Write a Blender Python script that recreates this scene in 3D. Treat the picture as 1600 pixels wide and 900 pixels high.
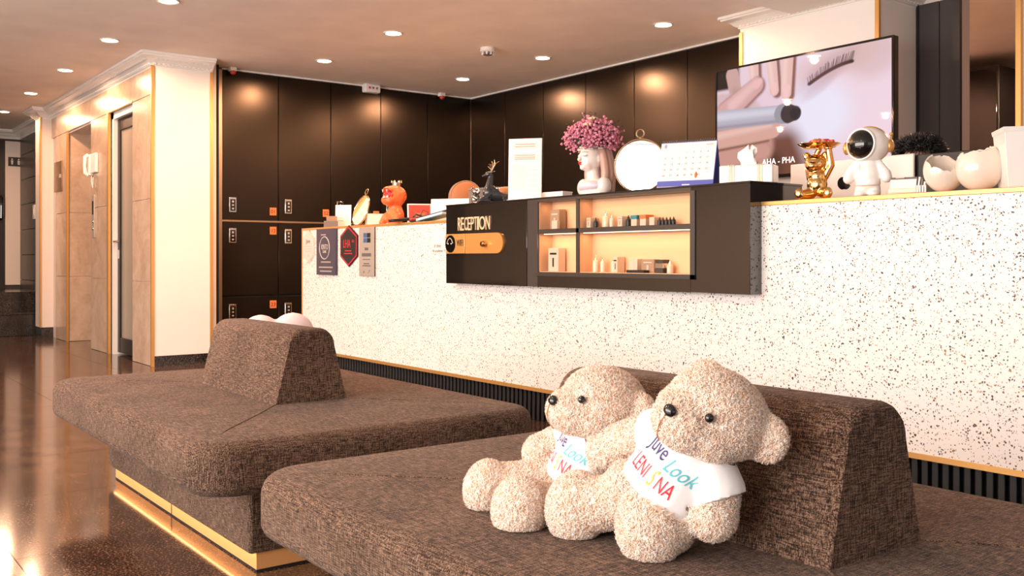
import bpy, bmesh, math, random
import numpy as np
from mathutils import Vector, Matrix
from mathutils.bvhtree import BVHTree

for o in list(bpy.data.objects): bpy.data.objects.remove(o)
SC = bpy.context.scene
COL = SC.collection
PI = math.pi
random.seed(7)

# ------------------------------------------------------------------ camera
EYE = .9
HEAD = math.radians(143)
FPX, HORIZON = 1508.0, 404.0
cam_d = bpy.data.cameras.new('camera')
cam = bpy.data.objects.new('camera', cam_d); COL.objects.link(cam)
cam.location = (0, 0, EYE)
cam.rotation_euler = (PI/2, 0, HEAD - PI/2)
cam_d.sensor_width = 36
cam_d.lens = 36*FPX/1600
cam_d.shift_y = -(450-HORIZON)/1600
cam_d.clip_start = .05
SC.camera = cam
SC.view_settings.view_transform = 'Standard'
SC.view_settings.look = 'None'
SC.view_settings.gamma = 1
SC.view_settings.use_curve_mapping = False
SC.view_settings.exposure = .33

# ------------------------------------------------------------------ world and daylight through the glazed shop front
W = bpy.data.worlds.new('world'); SC.world = W
W.use_nodes = True
W.node_tree.nodes['Background'].inputs[0].default_value = (.9, .95, 1, 1)
W.node_tree.nodes['Background'].inputs[1].default_value = .6
DAY = (1, .91, .84)
def area(name, loc, rot, sx, sy, watts, col):
    l = bpy.data.lights.new(name, 'AREA'); l.shape = 'RECTANGLE'; l.size = sx; l.size_y = sy
    l.energy = watts; l.color = col
    o = bpy.data.objects.new(name, l); COL.objects.link(o)
    o.location = loc; o.rotation_euler = rot
    return o
area('window_light', (-3.0, -3.25, 1.35), (PI/2, 0, 0), 7.4, 2.2, 400, DAY)          # shop front, behind the photographer
area('window_light', (4.25, .2, 1.35), (PI/2, 0, PI/2), 4.2, 2.2, 8, DAY)          # glazed side
LAMP_COL = (1, .57, .34)
LAMP_W = 46
LAMP_GLOW = 40

# ------------------------------------------------------------------ geometry of the view: a pixel of the 1600x900 photograph to a point on a plane
_f = (math.cos(HEAD), math.sin(HEAD)); _r = (math.sin(HEAD), -math.cos(HEAD))
FW = Vector((_f[0], _f[1], 0)); RT = Vector((_r[0], _r[1], 0)); UP = Vector((0, 0, 1))
def ray(px, py):
    s = (px-800)/FPX
    return Vector((_f[0]+_r[0]*s, _f[1]+_r[1]*s, (HORIZON-py)/FPX))
def at_y(px, py, y):
    d = ray(px, py); return Vector((0, 0, EYE)) + d*(y/d.y)
def at_x(px, py, x):
    d = ray(px, py); return Vector((0, 0, EYE)) + d*(x/d.x)
def at_z(px, py, z):
    d = ray(px, py); return Vector((0, 0, EYE)) + d*((z-EYE)/d.z)
def at_d(px, py, k):
    return Vector((0, 0, EYE)) + ray(px, py)*k

# ------------------------------------------------------------------ materials
def lin(c):
    return tuple(((x/255)/12.92 if x/255 <= .04045 else ((x/255+.055)/1.055)**2.4) for x in c)
def nset(n, **k):
    for a, b in k.items(): setattr(n, a, b)
    return n
class NT:
    def __init__(s, name):
        s.m = bpy.data.materials.new(name); s.m.use_nodes = True
        s.t = s.m.node_tree; s.b = s.t.nodes['Principled BSDF']
    def n(s, typ, **k):
        x = s.t.nodes.new(typ)
        for a, b in k.items():
            if a.startswith('i_'): x.inputs[int(a[2:])].default_value = b
            else: setattr(x, a, b)
        return x
    def l(s, a, b): s.t.links.new(a, b)
    def coords(s, kind='Position', scale=(1, 1, 1)):
        if kind == 'Position': src = s.n('ShaderNodeNewGeometry').outputs['Position']
        else: src = s.n('ShaderNodeTexCoord').outputs[kind]
        mp = s.n('ShaderNodeMapping'); mp.inputs['Scale'].default_value = scale
        s.l(src, mp.inputs[0]); return mp.outputs[0]
    def noise(s, vec, scale, detail=3, rough=.5, dist=0):
        x = s.n('ShaderNodeTexNoise'); x.inputs['Scale'].default_value = scale
        x.inputs['Detail'].default_value = detail; x.inputs['Roughness'].default_value = rough
        x.inputs['Distortion'].default_value = dist
        s.l(vec, x.inputs['Vector']); return x.outputs['Fac']
    def ramp(s, fac, stops, interp='LINEAR'):
        r = s.n('ShaderNodeValToRGB'); r.color_ramp.interpolation = interp
        e = r.color_ramp.elements
        while len(e) < len(stops): e.new(.5)
        for q, (p, c) in zip(e, stops):
            q.position = p; q.color = (*c, 1) if len(c) == 3 else c
        s.l(fac, r.inputs[0]); return r.outputs[0]
    def math(s, op, a, b=None):
        x = s.n('ShaderNodeMath', operation=op)
        for i, v in enumerate((a, b)):
            if v is None: continue
            if isinstance(v, (int, float)): x.inputs[i].default_value = v
            else: s.l(v, x.inputs[i])
        return x.outputs[0]
    def bump(s, h, strength=.2, dist=.01):
        x = s.n('ShaderNodeBump'); x.inputs['Strength'].default_value = strength; x.inputs['Distance'].default_value = dist
        s.l(h, x.inputs['Height']); s.l(x.outputs[0], s.b.inputs['Normal'])
def plain(name, col, rough=.5, metal=0, coat=0, emit=0, spec=.5, ecol=None, sss=0):
    k = NT(name); b = k.b
    b.inputs['Base Color'].default_value = (*col, 1)
    b.inputs['Roughness'].default_value = rough; b.inputs['Metallic'].default_value = metal
    b.inputs['Specular IOR Level'].default_value = spec
    b.inputs['Coat Weight'].default_value = coat; b.inputs['Coat Roughness'].default_value = .05
    if emit:
        b.inputs['Emission Color'].default_value = (*(ecol or col), 1); b.inputs['Emission Strength'].default_value = emit
    if not emit:                                          # a trace of grain so that nothing is perfectly even
        nz = k.noise(k.coords('Object'), 60, 2)
        mx = k.n('ShaderNodeMapRange'); mx.inputs[3].default_value = rough*.88; mx.inputs[4].default_value = min(1, rough*1.12)
        k.l(nz, mx.inputs[0]); k.l(mx.outputs[0], b.inputs['Roughness'])
    return k.m
M = {}
def fabric(name, dark, mid, light):
    k = NT(name)
    fs = []
    for sc in ((40, 480, 480), (480, 40, 480), (480, 480, 40)):
        fs.append(k.noise(k.coords('Object', sc), 1, 1, .5))
    a = k.math('ADD', k.math('ADD', fs[0], fs[1]), fs[2])
    a = k.math('MULTIPLY', a, .3333)
    big = k.noise(k.coords('Object'), 5, 3)
    a = k.math('ADD', a, k.math('MULTIPLY', k.math('SUBTRACT', big, .5), .10))
    c = k.ramp(a, [(.41, dark), (.50, mid), (.60, light)])
    k.l(c, k.b.inputs['Base Color']); k.b.inputs['Roughness'].default_value = .95
    k.b.inputs['Specular IOR Level'].default_value = .15
    k.b.inputs['Sheen Weight'].default_value = .06; k.b.inputs['Sheen Roughness'].default_value = .5
    k.bump(a, .5, .004)
    return k.m
M['sofa'] = fabric('brown_weave', (.018, .0115, .009), (.096, .053, .034), (.255, .160, .112))
def terrazzo():
    k = NT('white_terrazzo'); base = (.85, .80, .77)
    col = None
    v0 = k.coords('Position')
    nz = k.n('ShaderNodeTexNoise'); nz.inputs['Scale'].default_value = 30; k.l(v0, nz.inputs['Vector'])
    mv = k.n('ShaderNodeVectorMath', operation='SCALE'); mv.inputs['Scale'].default_value = .022; k.l(nz.outputs['Color'], mv.inputs[0])
    ad = k.n('ShaderNodeVectorMath', operation='ADD'); k.l(v0, ad.inputs[0]); k.l(mv.outputs[0], ad.inputs[1])
    prev = None
    for scale, thr, keep in ((96, .34, .42), (150, .30, .50), (68, .30, .72)):
        vo = k.n('ShaderNodeTexVoronoi'); vo.inputs['Scale'].default_value = scale; k.l(ad.outputs[0], vo.inputs['Vector'])
        sp = k.n('ShaderNodeSeparateColor'); k.l(vo.outputs['Color'], sp.inputs[0])
        on = k.math('GREATER_THAN', sp.outputs[0], keep)
        lim = k.math('MULTIPLY', k.math('ADD', k.math('MULTIPLY', sp.outputs[1], .8), .35), thr)
        inn = k.math('LESS_THAN', vo.outputs['Distance'], lim)
        msk = k.math('MULTIPLY', on, inn)
        chip = k.ramp(sp.outputs[2], [(0, (.045, .035, .03)), (.35, (.12, .09, .075)), (.58, (.30, .17, .09)), (.74, (.42, .38, .33)), (.88, (.62, .42, .26))], 'CONSTANT')
        mix = k.n('ShaderNodeMix', data_type='RGBA')
        k.l(msk, mix.inputs[0])
        if prev is None: mix.inputs[6].default_value = (*base, 1)
        else: k.l(prev, mix.inputs[6])
        k.l(chip, mix.inputs[7]); prev = mix.outputs[2]
    k.l(prev, k.b.inputs['Base Color']); k.b.inputs['Roughness'].default_value = .45
    return k.m
M['terrazzo'] = terrazzo()
def granite(name, a, b, c, rough):
    k = NT(name); v = k.coords('Position')
    n1 = k.noise(v, 120, 3, .7); n2 = k.noise(v, 7, 3); n3 = k.noise(k.coords('Position', (1, 1, 1)), 160, 2)
    s = k.math('ADD', k.math('MULTIPLY', n1, .6), k.math('ADD', k.math('MULTIPLY', n2, .15), k.math('MULTIPLY', n3, .25)))
    col = k.ramp(s, [(.40, a), (.50, b), (.60, c)])
    k.l(col, k.b.inputs['Base Color']); k.b.inputs['Roughness'].default_value = rough
    k.b.inputs['Specular IOR Level'].default_value = .75
    k.l(k.math('ADD', k.math('MULTIPLY', n1, .10), rough-.04), k.b.inputs['Roughness'])
    return k.m
M['tile'] = granite('brown_granite', (.012, .007, .005), (.052, .027, .018), (.26, .14, .09), .10)
M['blackstone'] = granite('black_granite', (.006, .005, .005), (.02, .017, .015), (.09, .08, .075), .15)
def marble():
    k = NT('beige_marble'); v = k.coords('Position')
    n1 = k.noise(v, 2.2, 6, .6, 1.4); n2 = k.noise(v, 26, 4, .6)
    s = k.math('ADD', k.math('MULTIPLY', n1, .75), k.math('MULTIPLY', n2, .25))
    col = k.ramp(s, [(.34, (.50, .335, .225)), (.50, (.60, .43, .31)), (.64, (.67, .51, .39))])
    k.l(col, k.b.inputs['Base Color']); k.b.inputs['Roughness'].default_value = .2
    return k.m
M['marble'] = marble()
def darktile():
    k = NT('dark_slate'); v = k.coords('Position')
    col = k.ramp(k.noise(v, 9, 5, .65), [(.3, (.03, .026, .022)), (.7, (.075, .062, .052))])
    k.l(col, k.b.inputs['Base Color']); k.b.inputs['Roughness'].default_value = .35
    return k.m
M['slate'] = darktile()
def paint(name, col, rough=.7, amp=.03):
    k = NT(name); v = k.coords('Position')
    n1 = k.noise(v, 3, 4)
    a = tuple(x*(1-amp) for x in col); b = tuple(min(1, x*(1+amp)) for x in col)
    k.l(k.ramp(n1, [(.3, a), (.7, b)]), k.b.inputs['Base Color']); k.b.inputs['Roughness'].default_value = rough
    k.bump(k.noise(v, 180, 2), .05, .002)
    return k.m
M['ceiling'] = paint('ceiling_paint', (.86, .78, .72), .8, .05)
M['white'] = paint('white_paint', (.86, .82, .78), .6, .01)
M['plaster'] = paint('white_plaster', (.84, .80, .76), .6, .01)
M['cream'] = paint('cream_paint', (.80, .70, .63), .6, .01)
M['mauve'] = paint('mauve_paint', (.52, .42, .42), .7, .02)
def satin():
    k = NT('satin_black_laminate'); v = k.coords('Position')
    k.b.inputs['Base Color'].default_value = (.006, .0045, .0036, 1)
    n1 = k.noise(k.coords('Position', (1, 1, .15)), 220, 2)
    k.l(k.math('ADD', k.math('MULTIPLY', n1, .02), .27), k.b.inputs['Roughness'])
    k.b.inputs['Specular IOR Level'].default_value = .45
    k.b.inputs['Specular Tint'].default_value = (1, .75, .55, 1)
    return k.m
M['locker'] = satin()
M['gold'] = plain('brushed_gold', (.76, .42, .14), .38, .65)
M['lettergold'] = plain('satin_gold', (.86, .66, .44), .45, .3)
M['plinthgold'] = plain('plinth_gold', (.95, .46, .17), .35, .25)
M['signgold'] = plain('sign_gold', (.90, .45, .14), .30, .55)
M['goldmirror'] = plain('gold_mirror', (.95, .60, .28), .08, 1)
M['goldfig'] = plain('polished_gold', (.86, .52, .20), .09, 1)
M['palegold'] = plain('pale_gold', (.85, .66, .42), .2, 1)
M['bronze'] = plain('bronze_metal', (.42, .30, .20), .35, 1)
M['chrome'] = plain('chrome', (.8, .76, .72), .15, 1)
M['black'] = plain('black_plastic', (.012, .011, .011), .4)
M['blackgloss'] = plain('black_gloss', (.006, .005, .005), .06, 0, .5)
M['blackglass'] = plain('black_glass', (.014, .011, .009), .05, 0, 1, spec=.9)
M['darkglass'] = plain('smoked_glass', (.065, .055, .053), .12, 0, .3)
M['slat'] = plain('black_slat', (.010, .009, .009), .5)
M['groove'] = plain('groove_black', (.004, .004, .004), .8)
M['whitegloss'] = plain('white_gloss', (.88, .85, .82), .25, 0, .3)
M['whiteplastic'] = plain('white_plastic', (.82, .79, .76), .4)
M['paper'] = plain('white_paper', (.86, .84, .82), .7)
M['mirror'] = plain('mirror_glass', (.92, .92, .92), .02, 1)
M['silverfig'] = plain('pewter', (.42, .38, .36), .22, 1)
M['deergrey'] = plain('gunmetal_glaze', (.05, .052, .06), .22, .6, .4)
M['orange'] = plain('orange_resin', (.80, .17, .05), .35)
M['tan'] = plain('tan_leather', (.42, .16, .06), .55)
M['red'] = plain('red_plastic', (.55, .07, .05), .35)
M['redpaint'] = plain('red_print', (.70, .02, .05), .5)
M['blue'] = plain('sky_blue_plastic', (.15, .38, .55), .4)
M['calblue'] = plain('calendar_blue', (.10, .12, .45), .5)
M['navy'] = plain('navy_plaque', (.05, .042, .075), .35)
M['navyink'] = plain('navy_ink', (.03, .03, .16), .6)
M['tealink'] = plain('teal_ink', (.10, .50, .58), .6)
M['goldink'] = plain('gold_ink', (.75, .48, .06), .6)
M['ink'] = plain('grey_ink', (.12, .11, .11), .7)
M['blueprint'] = plain('blue_print', (.05, .12, .30), .5)
M['plaquegrey'] = plain('silver_plaque', (.52, .46, .41), .4, .4)
M['plaquepale'] = plain('pale_plaque', (.72, .64, .58), .4, .1)
M['tag'] = plain('orange_tag', (.75, .20, .06), .45)
M['greyplastic'] = plain('grey_board', (.16, .145, .135), .5)
M['reflectionwood'] = plain('pale_wood', (.72, .43, .25), .55)  # lining of the modelled shelf reflection
M['reflectionframe'] = plain('dark_bronze_frame', (.045, .035, .028), .4)
M['boxcream'] = plain('cream_carton', (.60, .47, .36), .6)
M['boxbrown'] = plain('kraft_carton', (.34, .22, .14), .6)
M['clear'] = plain('frosted_bottle', (.70, .56, .42), .25)
M['teal'] = plain('teal_carton', (.03, .20, .24), .5)
M['orangebox'] = plain('orange_carton', (.60, .16, .04), .5)
M['whitefab'] = plain('white_cotton', (.87, .85, .86), .9, spec=.1)
M['pink'] = plain('pale_pink_plush', (.86, .70, .70), .9, spec=.1)
M['hairbrown'] = plain('rose_brown_glaze', (.55, .33, .27), .35)
M['porcelain'] = plain('cream_porcelain', (.85, .76, .70), .2, 0, .4)
M['bodice'] = plain('lilac_glaze', (.72, .58, .68), .35)
M['lips'] = plain('red_glaze', (.55, .01, .03), .3)
M['floret'] = plain('pink_floret', (.68, .25, .35), .8)
M['palefloret'] = plain('cream_rose', (.85, .62, .42), .8)
M['leaf'] = plain('dark_leaf', (.035, .035, .028), .7)
M['skin'] = plain('skin', (.62, .36, .25), .5)
M['hair'] = plain('black_hair', (.008, .007, .008), .45)
M['cloth'] = plain('charcoal_cloth', (.03, .03, .035), .9)
M['eggshell'] = plain('pearl_shell', (.82, .72, .62), .18, 0, .5)
M['bracket'] = plain('steel_bracket', (.2, .2, .2), .4, .8)
M['frost'] = plain('frosted_glass_pane', (.36, .30, .24), .25)
M['lampglow'] = plain('lamp_glow', (1, .86, .70), .5, emit=LAMP_GLOW, ecol=(1, .70, .45))
M['ledglow'] = plain('led_glow', (1, .8, .6), .5, emit=9, ecol=(1, .50, .20))
M['reflectedled'] = plain('reflected_led_glow', (1, .8, .6), .5, emit=4, ecol=(1, .66, .36))  # glow of the light line in the modelled reflection
def furmat():
    k = NT('cream_plush'); v = k.coords('Object')
    col = k.ramp(k.noise(v, 90, 3, .6), [(.32, (.90, .63, .47)), (.5, (.97, .79, .66)), (.68, (.98, .88, .80))])
    k.l(col, k.b.inputs['Base Color']); k.b.inputs['Roughness'].default_value = .95
    k.b.inputs['Specular IOR Level'].default_value = .1
    k.b.inputs['Sheen Weight'].default_value = .3
    return k.m
M['fur'] = furmat()

# ------------------------------------------------------------------ mesh helpers
class MB:
    def __init__(s): s.bm = bmesh.new()
    def box(s, x0, x1, y0, y1, z0, z1, mat=None):
        vs = [Vector((x, y, z)) for z in (z0, z1) for y in (y0, y1) for x in (x0, x1)]
        if mat is not None: vs = [mat @ v for v in vs]
        v = [s.bm.verts.new(p) for p in vs]
        for f in ((0, 2, 3, 1), (4, 5, 7, 6), (0, 1, 5, 4), (2, 6, 7, 3), (0, 4, 6, 2), (1, 3, 7, 5)):
            s.bm.faces.new([v[i] for i in f])
        return s
    def rings(s, rings, cap0=True, cap1=True, closed=False):
        R = [[s.bm.verts.new(p) for p in r] for r in rings]
        n = len(R[0])
        for a, b in list(zip(R, R[1:])) + ([(R[-1], R[0])] if closed else []):
            for i in range(n):
                j = (i+1) % n
                s.bm.faces.new((a[i], a[j], b[j], b[i]))
        if not closed:
            if cap0: s.bm.faces.new(list(reversed(R[0])))
            if cap1: s.bm.faces.new(R[-1])
        return s
    def tube(s, pts, r, n=8, closed=False):
        pts = [Vector(p) for p in pts]; rr = r if isinstance(r, (list, tuple)) else [r]*len(pts)
        rings = []; prev = None
        for i, p in enumerate(pts):
            if closed: t = pts[(i+1) % len(pts)] - pts[i-1]
            else: t = pts[min(i+1, len(pts)-1)] - pts[max(i-1, 0)]
            t.normalize()
            if prev is None:
                a = Vector((0, 0, 1)) if abs(t.z) < .9 else Vector((1, 0, 0))
                u = t.cross(a).normalized()
            else:
                u = (prev - t*prev.dot(t)).normalized()
            prev = u; w = t.cross(u)
            rings.append([p + (u*math.cos(2*PI*k/n) + w*math.sin(2*PI*k/n))*rr[i] for k in range(n)])
        return s.rings(rings, closed=closed)
    def cyl(s, p0, p1, r0, r1=None, n=20): return s.tube([p0, p1], [r0, r0 if r1 is None else r1], n)
    def lathe(s, prof, c=(0, 0, 0), n=28, mat=None, closed=False):
        c = Vector(c); rings = []
        for r, z in prof:
            ring = [Vector((max(r, 1e-5)*math.cos(2*PI*k/n), max(r, 1e-5)*math.sin(2*PI*k/n), z)) for k in range(n)]
            rings.append([(mat @ p if mat is not None else p) + c for p in ring])
        return s.rings(rings, closed=closed)
    def ball(s, c, r, mat=None, u=20, v=12):
        rx, ry, rz = r if isinstance(r, (list, tuple)) else (r, r, r)
        c = Vector(c); rings = []
        for i in range(1, v):
            ph = PI*i/v - PI/2
            ring = [Vector((rx*math.cos(ph)*math.cos(2*PI*k/u), ry*math.cos(ph)*math.sin(2*PI*k/u), rz*math.sin(ph))) for k in range(u)]
            rings.append([(mat @ p if mat is not None else p) + c for p in ring])
        R = [[s.bm.verts.new(p) for p in r_] for r_ in rings]
        for a, b in zip(R, R[1:]):
            for i in range(u):
                j = (i+1) % u; s.bm.faces.new((a[i], a[j], b[j], b[i]))
        q = Vector((0, 0, -rz)); t = Vector((0, 0, rz))
        if mat is not None: q = mat @ q; t = mat @ t
        q = s.bm.verts.new(q+c); t = s.bm.verts.new(t+c)
        for i in range(u):
            j = (i+1) % u
            s.bm.faces.new((q, R[0][j], R[0][i])); s.bm.faces.new((t, R[-1][i], R[-1][j]))
        return s
    def prism(s, poly, h0, h1, mat):
        """poly in (a,b), extruded along the third axis h; mat maps (a,b,h) to the object"""
        return s.rings([[mat @ Vector((a, b, h)) for a, b in poly] for h in (h0, h1)])
    def capsule(s, p0, p1, r0, r1):
        p0, p1 = Vector(p0), Vector(p1)
        s.ball(p0, r0, u=14, v=10); s.ball(p1, r1, u=14, v=10)
        return s.cyl(p0, p1, r0, r1, 14)
    def grow(s, d):
        for v in s.bm.verts: v.co += d
        return s
    def mesh(s, name, sharp=40):
        bmesh.ops.recalc_face_normals(s.bm, faces=s.bm.faces)
        me = bpy.data.meshes.new(name); s.bm.to_mesh(me); s.bm.free()
        if sharp:
            me.polygons.foreach_set('use_smooth', [True]*len(me.polygons))
            me.set_sharp_from_angle(angle=math.radians(sharp))
        return me
    def build(s, name, mat, parent=None, bevel=0, sharp=40, seg=2):
        return put(name, s.mesh(name, sharp), mat, parent, bevel, seg)
def put(name, me, mat, parent=None, bevel=0, seg=2):
    o = bpy.data.objects.new(name, me); COL.objects.link(o)
    me.materials.clear(); me.materials.append(M[mat] if isinstance(mat, str) else mat)
    if parent is not None: o.parent = parent
    if bevel:
        b = o.modifiers.new('bevel', 'BEVEL'); b.width = bevel; b.segments = seg; b.limit_method = 'ANGLE'; b.angle_limit = math.radians(40)
        b.harden_normals = False
    return o
def tag(o, label=None, cat=None, group=None, kind=None):
    if label: o['label'] = label
    if cat: o['category'] = cat
    if group: o['group'] = group
    if kind: o['kind'] = kind
    return o
def thing(name, label, cat, loc=(0, 0, 0), rz=0, group=None):
    o = bpy.data.objects.new(name, None); COL.objects.link(o)
    o.empty_display_size = .05
    o.location = loc; o.rotation_euler = (0, 0, rz)
    return tag(o, label, cat, group)
def struct(o): return tag(o, kind='structure')
def copy_tree(o, parent=None):
    c = o.copy(); COL.objects.link(c)
    if parent is not None: c.parent = parent
    for ch in [x for x in o.children]: copy_tree(ch, c)
    return c
def remesh(mb, voxel, smooth=4, name='m'):
    me = mb.mesh(name, 0); o = bpy.data.objects.new(name, me); COL.objects.link(o)
    r = o.modifiers.new('r', 'REMESH'); r.mode = 'VOXEL'; r.voxel_size = voxel
    if smooth:
        sm = o.modifiers.new('s', 'SMOOTH'); sm.iterations = smooth; sm.factor = .5
    dg = bpy.context.evaluated_depsgraph_get()
    out = bpy.data.meshes.new_from_object(o.evaluated_get(dg))
    bpy.data.objects.remove(o); bpy.data.meshes.remove(me)
    out.name = name
    out.polygons.foreach_set('use_smooth', [True]*len(out.polygons))
    return out
_tc = {}
def text_mesh(txt, size, depth=.0005, sx=1.0, align='CENTER', shear=0):
    cu = bpy.data.curves.new('t', 'FONT'); cu.body = txt; cu.size = size; cu.extrude = depth; cu.align_x = align; cu.align_y = 'CENTER'
    cu.resolution_u = 3; cu.shear = shear
    o = bpy.data.objects.new('t', cu); COL.objects.link(o)
    dg = bpy.context.evaluated_depsgraph_get()
    me = bpy.data.meshes.new_from_object(o.evaluated_get(dg))
    bpy.data.objects.remove(o); bpy.data.curves.remove(cu)
    for v in me.vertices: v.co.x *= sx
    return me
FRONT = Matrix(((1, 0, 0, 0), (0, 0, -1, 0), (0, 1, 0, 0), (0, 0, 0, 1)))       # (x,y,z) -> x right, y up, facing -Y
def text(name, txt, size, mat, parent, loc, rot=FRONT, depth=.0006, sx=1.0, shear=0):
    me = text_mesh(txt, size, depth, sx, shear=shear); me.name = name
    me.transform(Matrix.Translation(Vector(loc)) @ rot)
    return put(name, me, mat, parent)
def facing(yaw, tilt=0):
    """matrix of an upright board turned by yaw from facing -Y, its top tilted back by tilt"""
    return Matrix.Rotation(yaw, 4, 'Z') @ Matrix.Rotation(-tilt, 4, 'X')
def yaw_to_cam(p): return math.atan2(-p.x, p.y)
def tufts(me, n, length, width, curl, seed=1, skip=None):
    """n short curved strands standing on a mesh; returns a mesh of body and strands as one"""
    rng = np.random.default_rng(seed)
    me.calc_loop_triangles()
    V = np.empty(len(me.vertices)*3); me.vertices.foreach_get('co', V); V = V.reshape(-1, 3)
    T = np.empty(len(me.loop_triangles)*3, dtype=np.int64); me.loop_triangles.foreach_get('vertices', T); T = T.reshape(-1, 3)
    N = np.empty(len(me.vertices)*3); me.vertices.foreach_get('normal', N); N = N.reshape(-1, 3)
    A, B, C = V[T[:, 0]], V[T[:, 1]], V[T[:, 2]]
    ar = np.linalg.norm(np.cross(B-A, C-A), axis=1); t = rng.choice(len(T), n, p=ar/ar.sum())
    u, v = rng.random(n), rng.random(n); fl = u+v > 1; u[fl] = 1-u[fl]; v[fl] = 1-v[fl]
    P = A[t]*(1-u-v)[:, None] + B[t]*u[:, None] + C[t]*v[:, None]
    Nn = N[T[t, 0]]*(1-u-v)[:, None] + N[T[t, 1]]*u[:, None] + N[T[t, 2]]*v[:, None]
    if skip is not None:
        keep = np.array([not skip(Vector(p), Vector(q)) for p, q in zip(P, Nn)]); P, Nn = P[keep], Nn[keep]; n = len(P)
    Nn /= np.linalg.norm(Nn, axis=1)[:, None]
    R = rng.normal(size=(n, 3)); R -= Nn*(R*Nn).sum(1)[:, None]; R /= np.linalg.norm(R, axis=1)[:, None]
    S = np.cross(Nn, R)
    L = length*(.6+.8*rng.random(n))[:, None]
    P0 = P - Nn*.001
    mid = P + Nn*L*.55 + R*L*curl*.55
    tip = P + Nn*L*(1-.25*curl) + R*L*curl*1.2 + S*L*curl*.5*rng.normal(size=(n, 1))
    vs = []
    for k in range(3):
        a = 2*PI*k/3; d = (R*math.cos(a)+S*math.sin(a))*width; vs.append(P0+d)
    for k in range(3):
        a = 2*PI*k/3; d = (R*math.cos(a)+S*math.sin(a))*width*.8; vs.append(mid+d)
    vs.append(tip)
    VV = np.stack(vs, 1).reshape(-1, 3)
    base = len(V) + np.arange(n)[:, None]*7
    F = []
    for k in range(3):
        j = (k+1) % 3
        F.append(np.concatenate([base+k, base+j, base+3+j], 1)); F.append(np.concatenate([base+k, base+3+j, base+3+k], 1))
        F.append(np.concatenate([base+3+k, base+3+j, base+6], 1))
    F = np.concatenate([T]+F, 0)
    out = bpy.data.meshes.new(me.name)
    out.vertices.add(len(V)+n*7); out.vertices.foreach_set('co', np.concatenate([V, VV]).astype(np.float32).ravel())
    out.loops.add(len(F)*3); out.loops.foreach_set('vertex_index', F.astype(np.int32).ravel())
    out.polygons.add(len(F)); out.polygons.foreach_set('loop_start', (np.arange(len(F))*3).astype(np.int32))
    out.update(calc_edges=True); out.validate()
    out.polygons.foreach_set('use_smooth', [True]*len(out.polygons))
    return out
def basis(ex, ey, ez): return Matrix((ex, ey, ez)).transposed().to_4x4()

# ================================================================== THE SETTING
CEIL = 2.61
XL, XR, Y0, YB = -14.4, 4.2, -3.2, 5.86
floor = struct(MB().box(XL, XR, Y0, 11, -.08, -.004).build('floor', 'groove'))
tile_me = None
TS = .8
for i in range(23):
    for j in range(12):
        x = -3.2 - .8*14 + i*TS; y = 1.35 - .8*5 + j*TS
        if x > 3.0 or y > 5.2: continue
        if tile_me is None:
            o = MB().box(.0012, TS-.0012, .0012, TS-.0012, -.004, 0).build('floor_tile', 'tile', floor); tile_me = o.data
        else:
            o = bpy.data.objects.new('floor_tile', tile_me); COL.objects.link(o); o.parent = floor
        o.location = (x, y, 0)
struct(MB().box(XL, XR, Y0, 11, CEIL, CEIL+.08).build('ceiling', 'ceiling'))
# dropped white soffit beside the column
struct(MB().box(-4.03, XR, 1.2, 5.39, 2.535, CEIL-.001).build('trim_1', 'white', bevel=.003))
struct(MB().box(XL-.1, -8.9, YB-.6, YB+.1, 0, CEIL).box(-9.0, -8.46-.5, 2.6, YB, 0, CEIL).build('wall_left', 'mauve'))
struct(MB().box(-9.0, -3.12, YB, YB+.1, 0, CEIL).box(-2.763, XR, YB, YB+.1, 0, CEIL).build('wall_back', 'cream'))
# shop front behind the photographer: posts and glazing beams, open where daylight comes in
wf = MB().box(XL, -6.8, Y0-.1, Y0, 0, CEIL).box(.8, XR, Y0-.1, Y0, 0, CEIL).box(-6.8, .8, Y0-.1, Y0, 2.48, CEIL).box(-6.8, .8, Y0-.1, Y0, 0, .22)
for x in (-4.9, -3.0, -1.1): wf.box(x-.03, x+.03, Y0-.1, Y0, .22, 2.48)
struct(wf.build('wall_front', 'white'))
wr = MB().box(XR, XR+.1, Y0, -1.95, 0, CEIL).box(XR, XR+.1, 2.35, 11, 0, CEIL).box(XR, XR+.1, -1.95, 2.35, 2.48, CEIL).box(XR, XR+.1, -1.95, 2.35, 0, .22)
struct(wr.build('wall_right', 'white'))

# ---- lift wall (plane Y = 2.44), marble slabs round a doorway and a lift recess
LY = 2.44
lw = struct(MB().box(-8.78, -8.26, LY+.02, 3.0, 0, CEIL).box(-9.56, -8.78, LY+.02, LY+.35, 2.272, CEIL).box(-10.22, -9.56, LY+.02, 3.0, 0, CEIL)
            .box(-11.28, -10.22, LY+.02, 4.2, 2.258, CEIL).box(-12.0, -11.28, LY+.02, 4.2, 0, CEIL).box(-11.3, -10.2, 4.1, 4.3, 0, CEIL)
            .box(-8.8, -8.55, 2.9, 3.6, 0, CEIL).box(-10.3, -9.6, 3.2, 4.2, 0, CEIL).build('wall_side', 'cream'))
COURSE = [0, .705, 1.40, 2.272, CEIL]
def slab(x0, x1, z0, z1, axis='y'):
    g = .0025
    if axis == 'y': MB().box(x0+g, x1-g, LY, LY+.022, z0+g, z1-g).build('marble_slab', 'marble', lw, bevel=.0015, seg=1)
    else: MB().box(-11.282, -11.26, x0+g, x1-g, z0+g, z1-g).build('marble_slab', 'marble', lw, bevel=.0015, seg=1)
for x0, x1 in ((-8.78, -8.235), (-10.22, -9.60), (-11.79, -11.26)):
    for a, b in zip(COURSE[:3], COURSE[1:4]): slab(x0, x1, a, b)
for x0, x1 in ((-8.78, -8.235), (-9.60, -8.78), (-10.22, -9.60), (-11.26, -10.22), (-12.0, -11.26)): slab(x0, x1, COURSE[3], COURSE[4])
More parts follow.
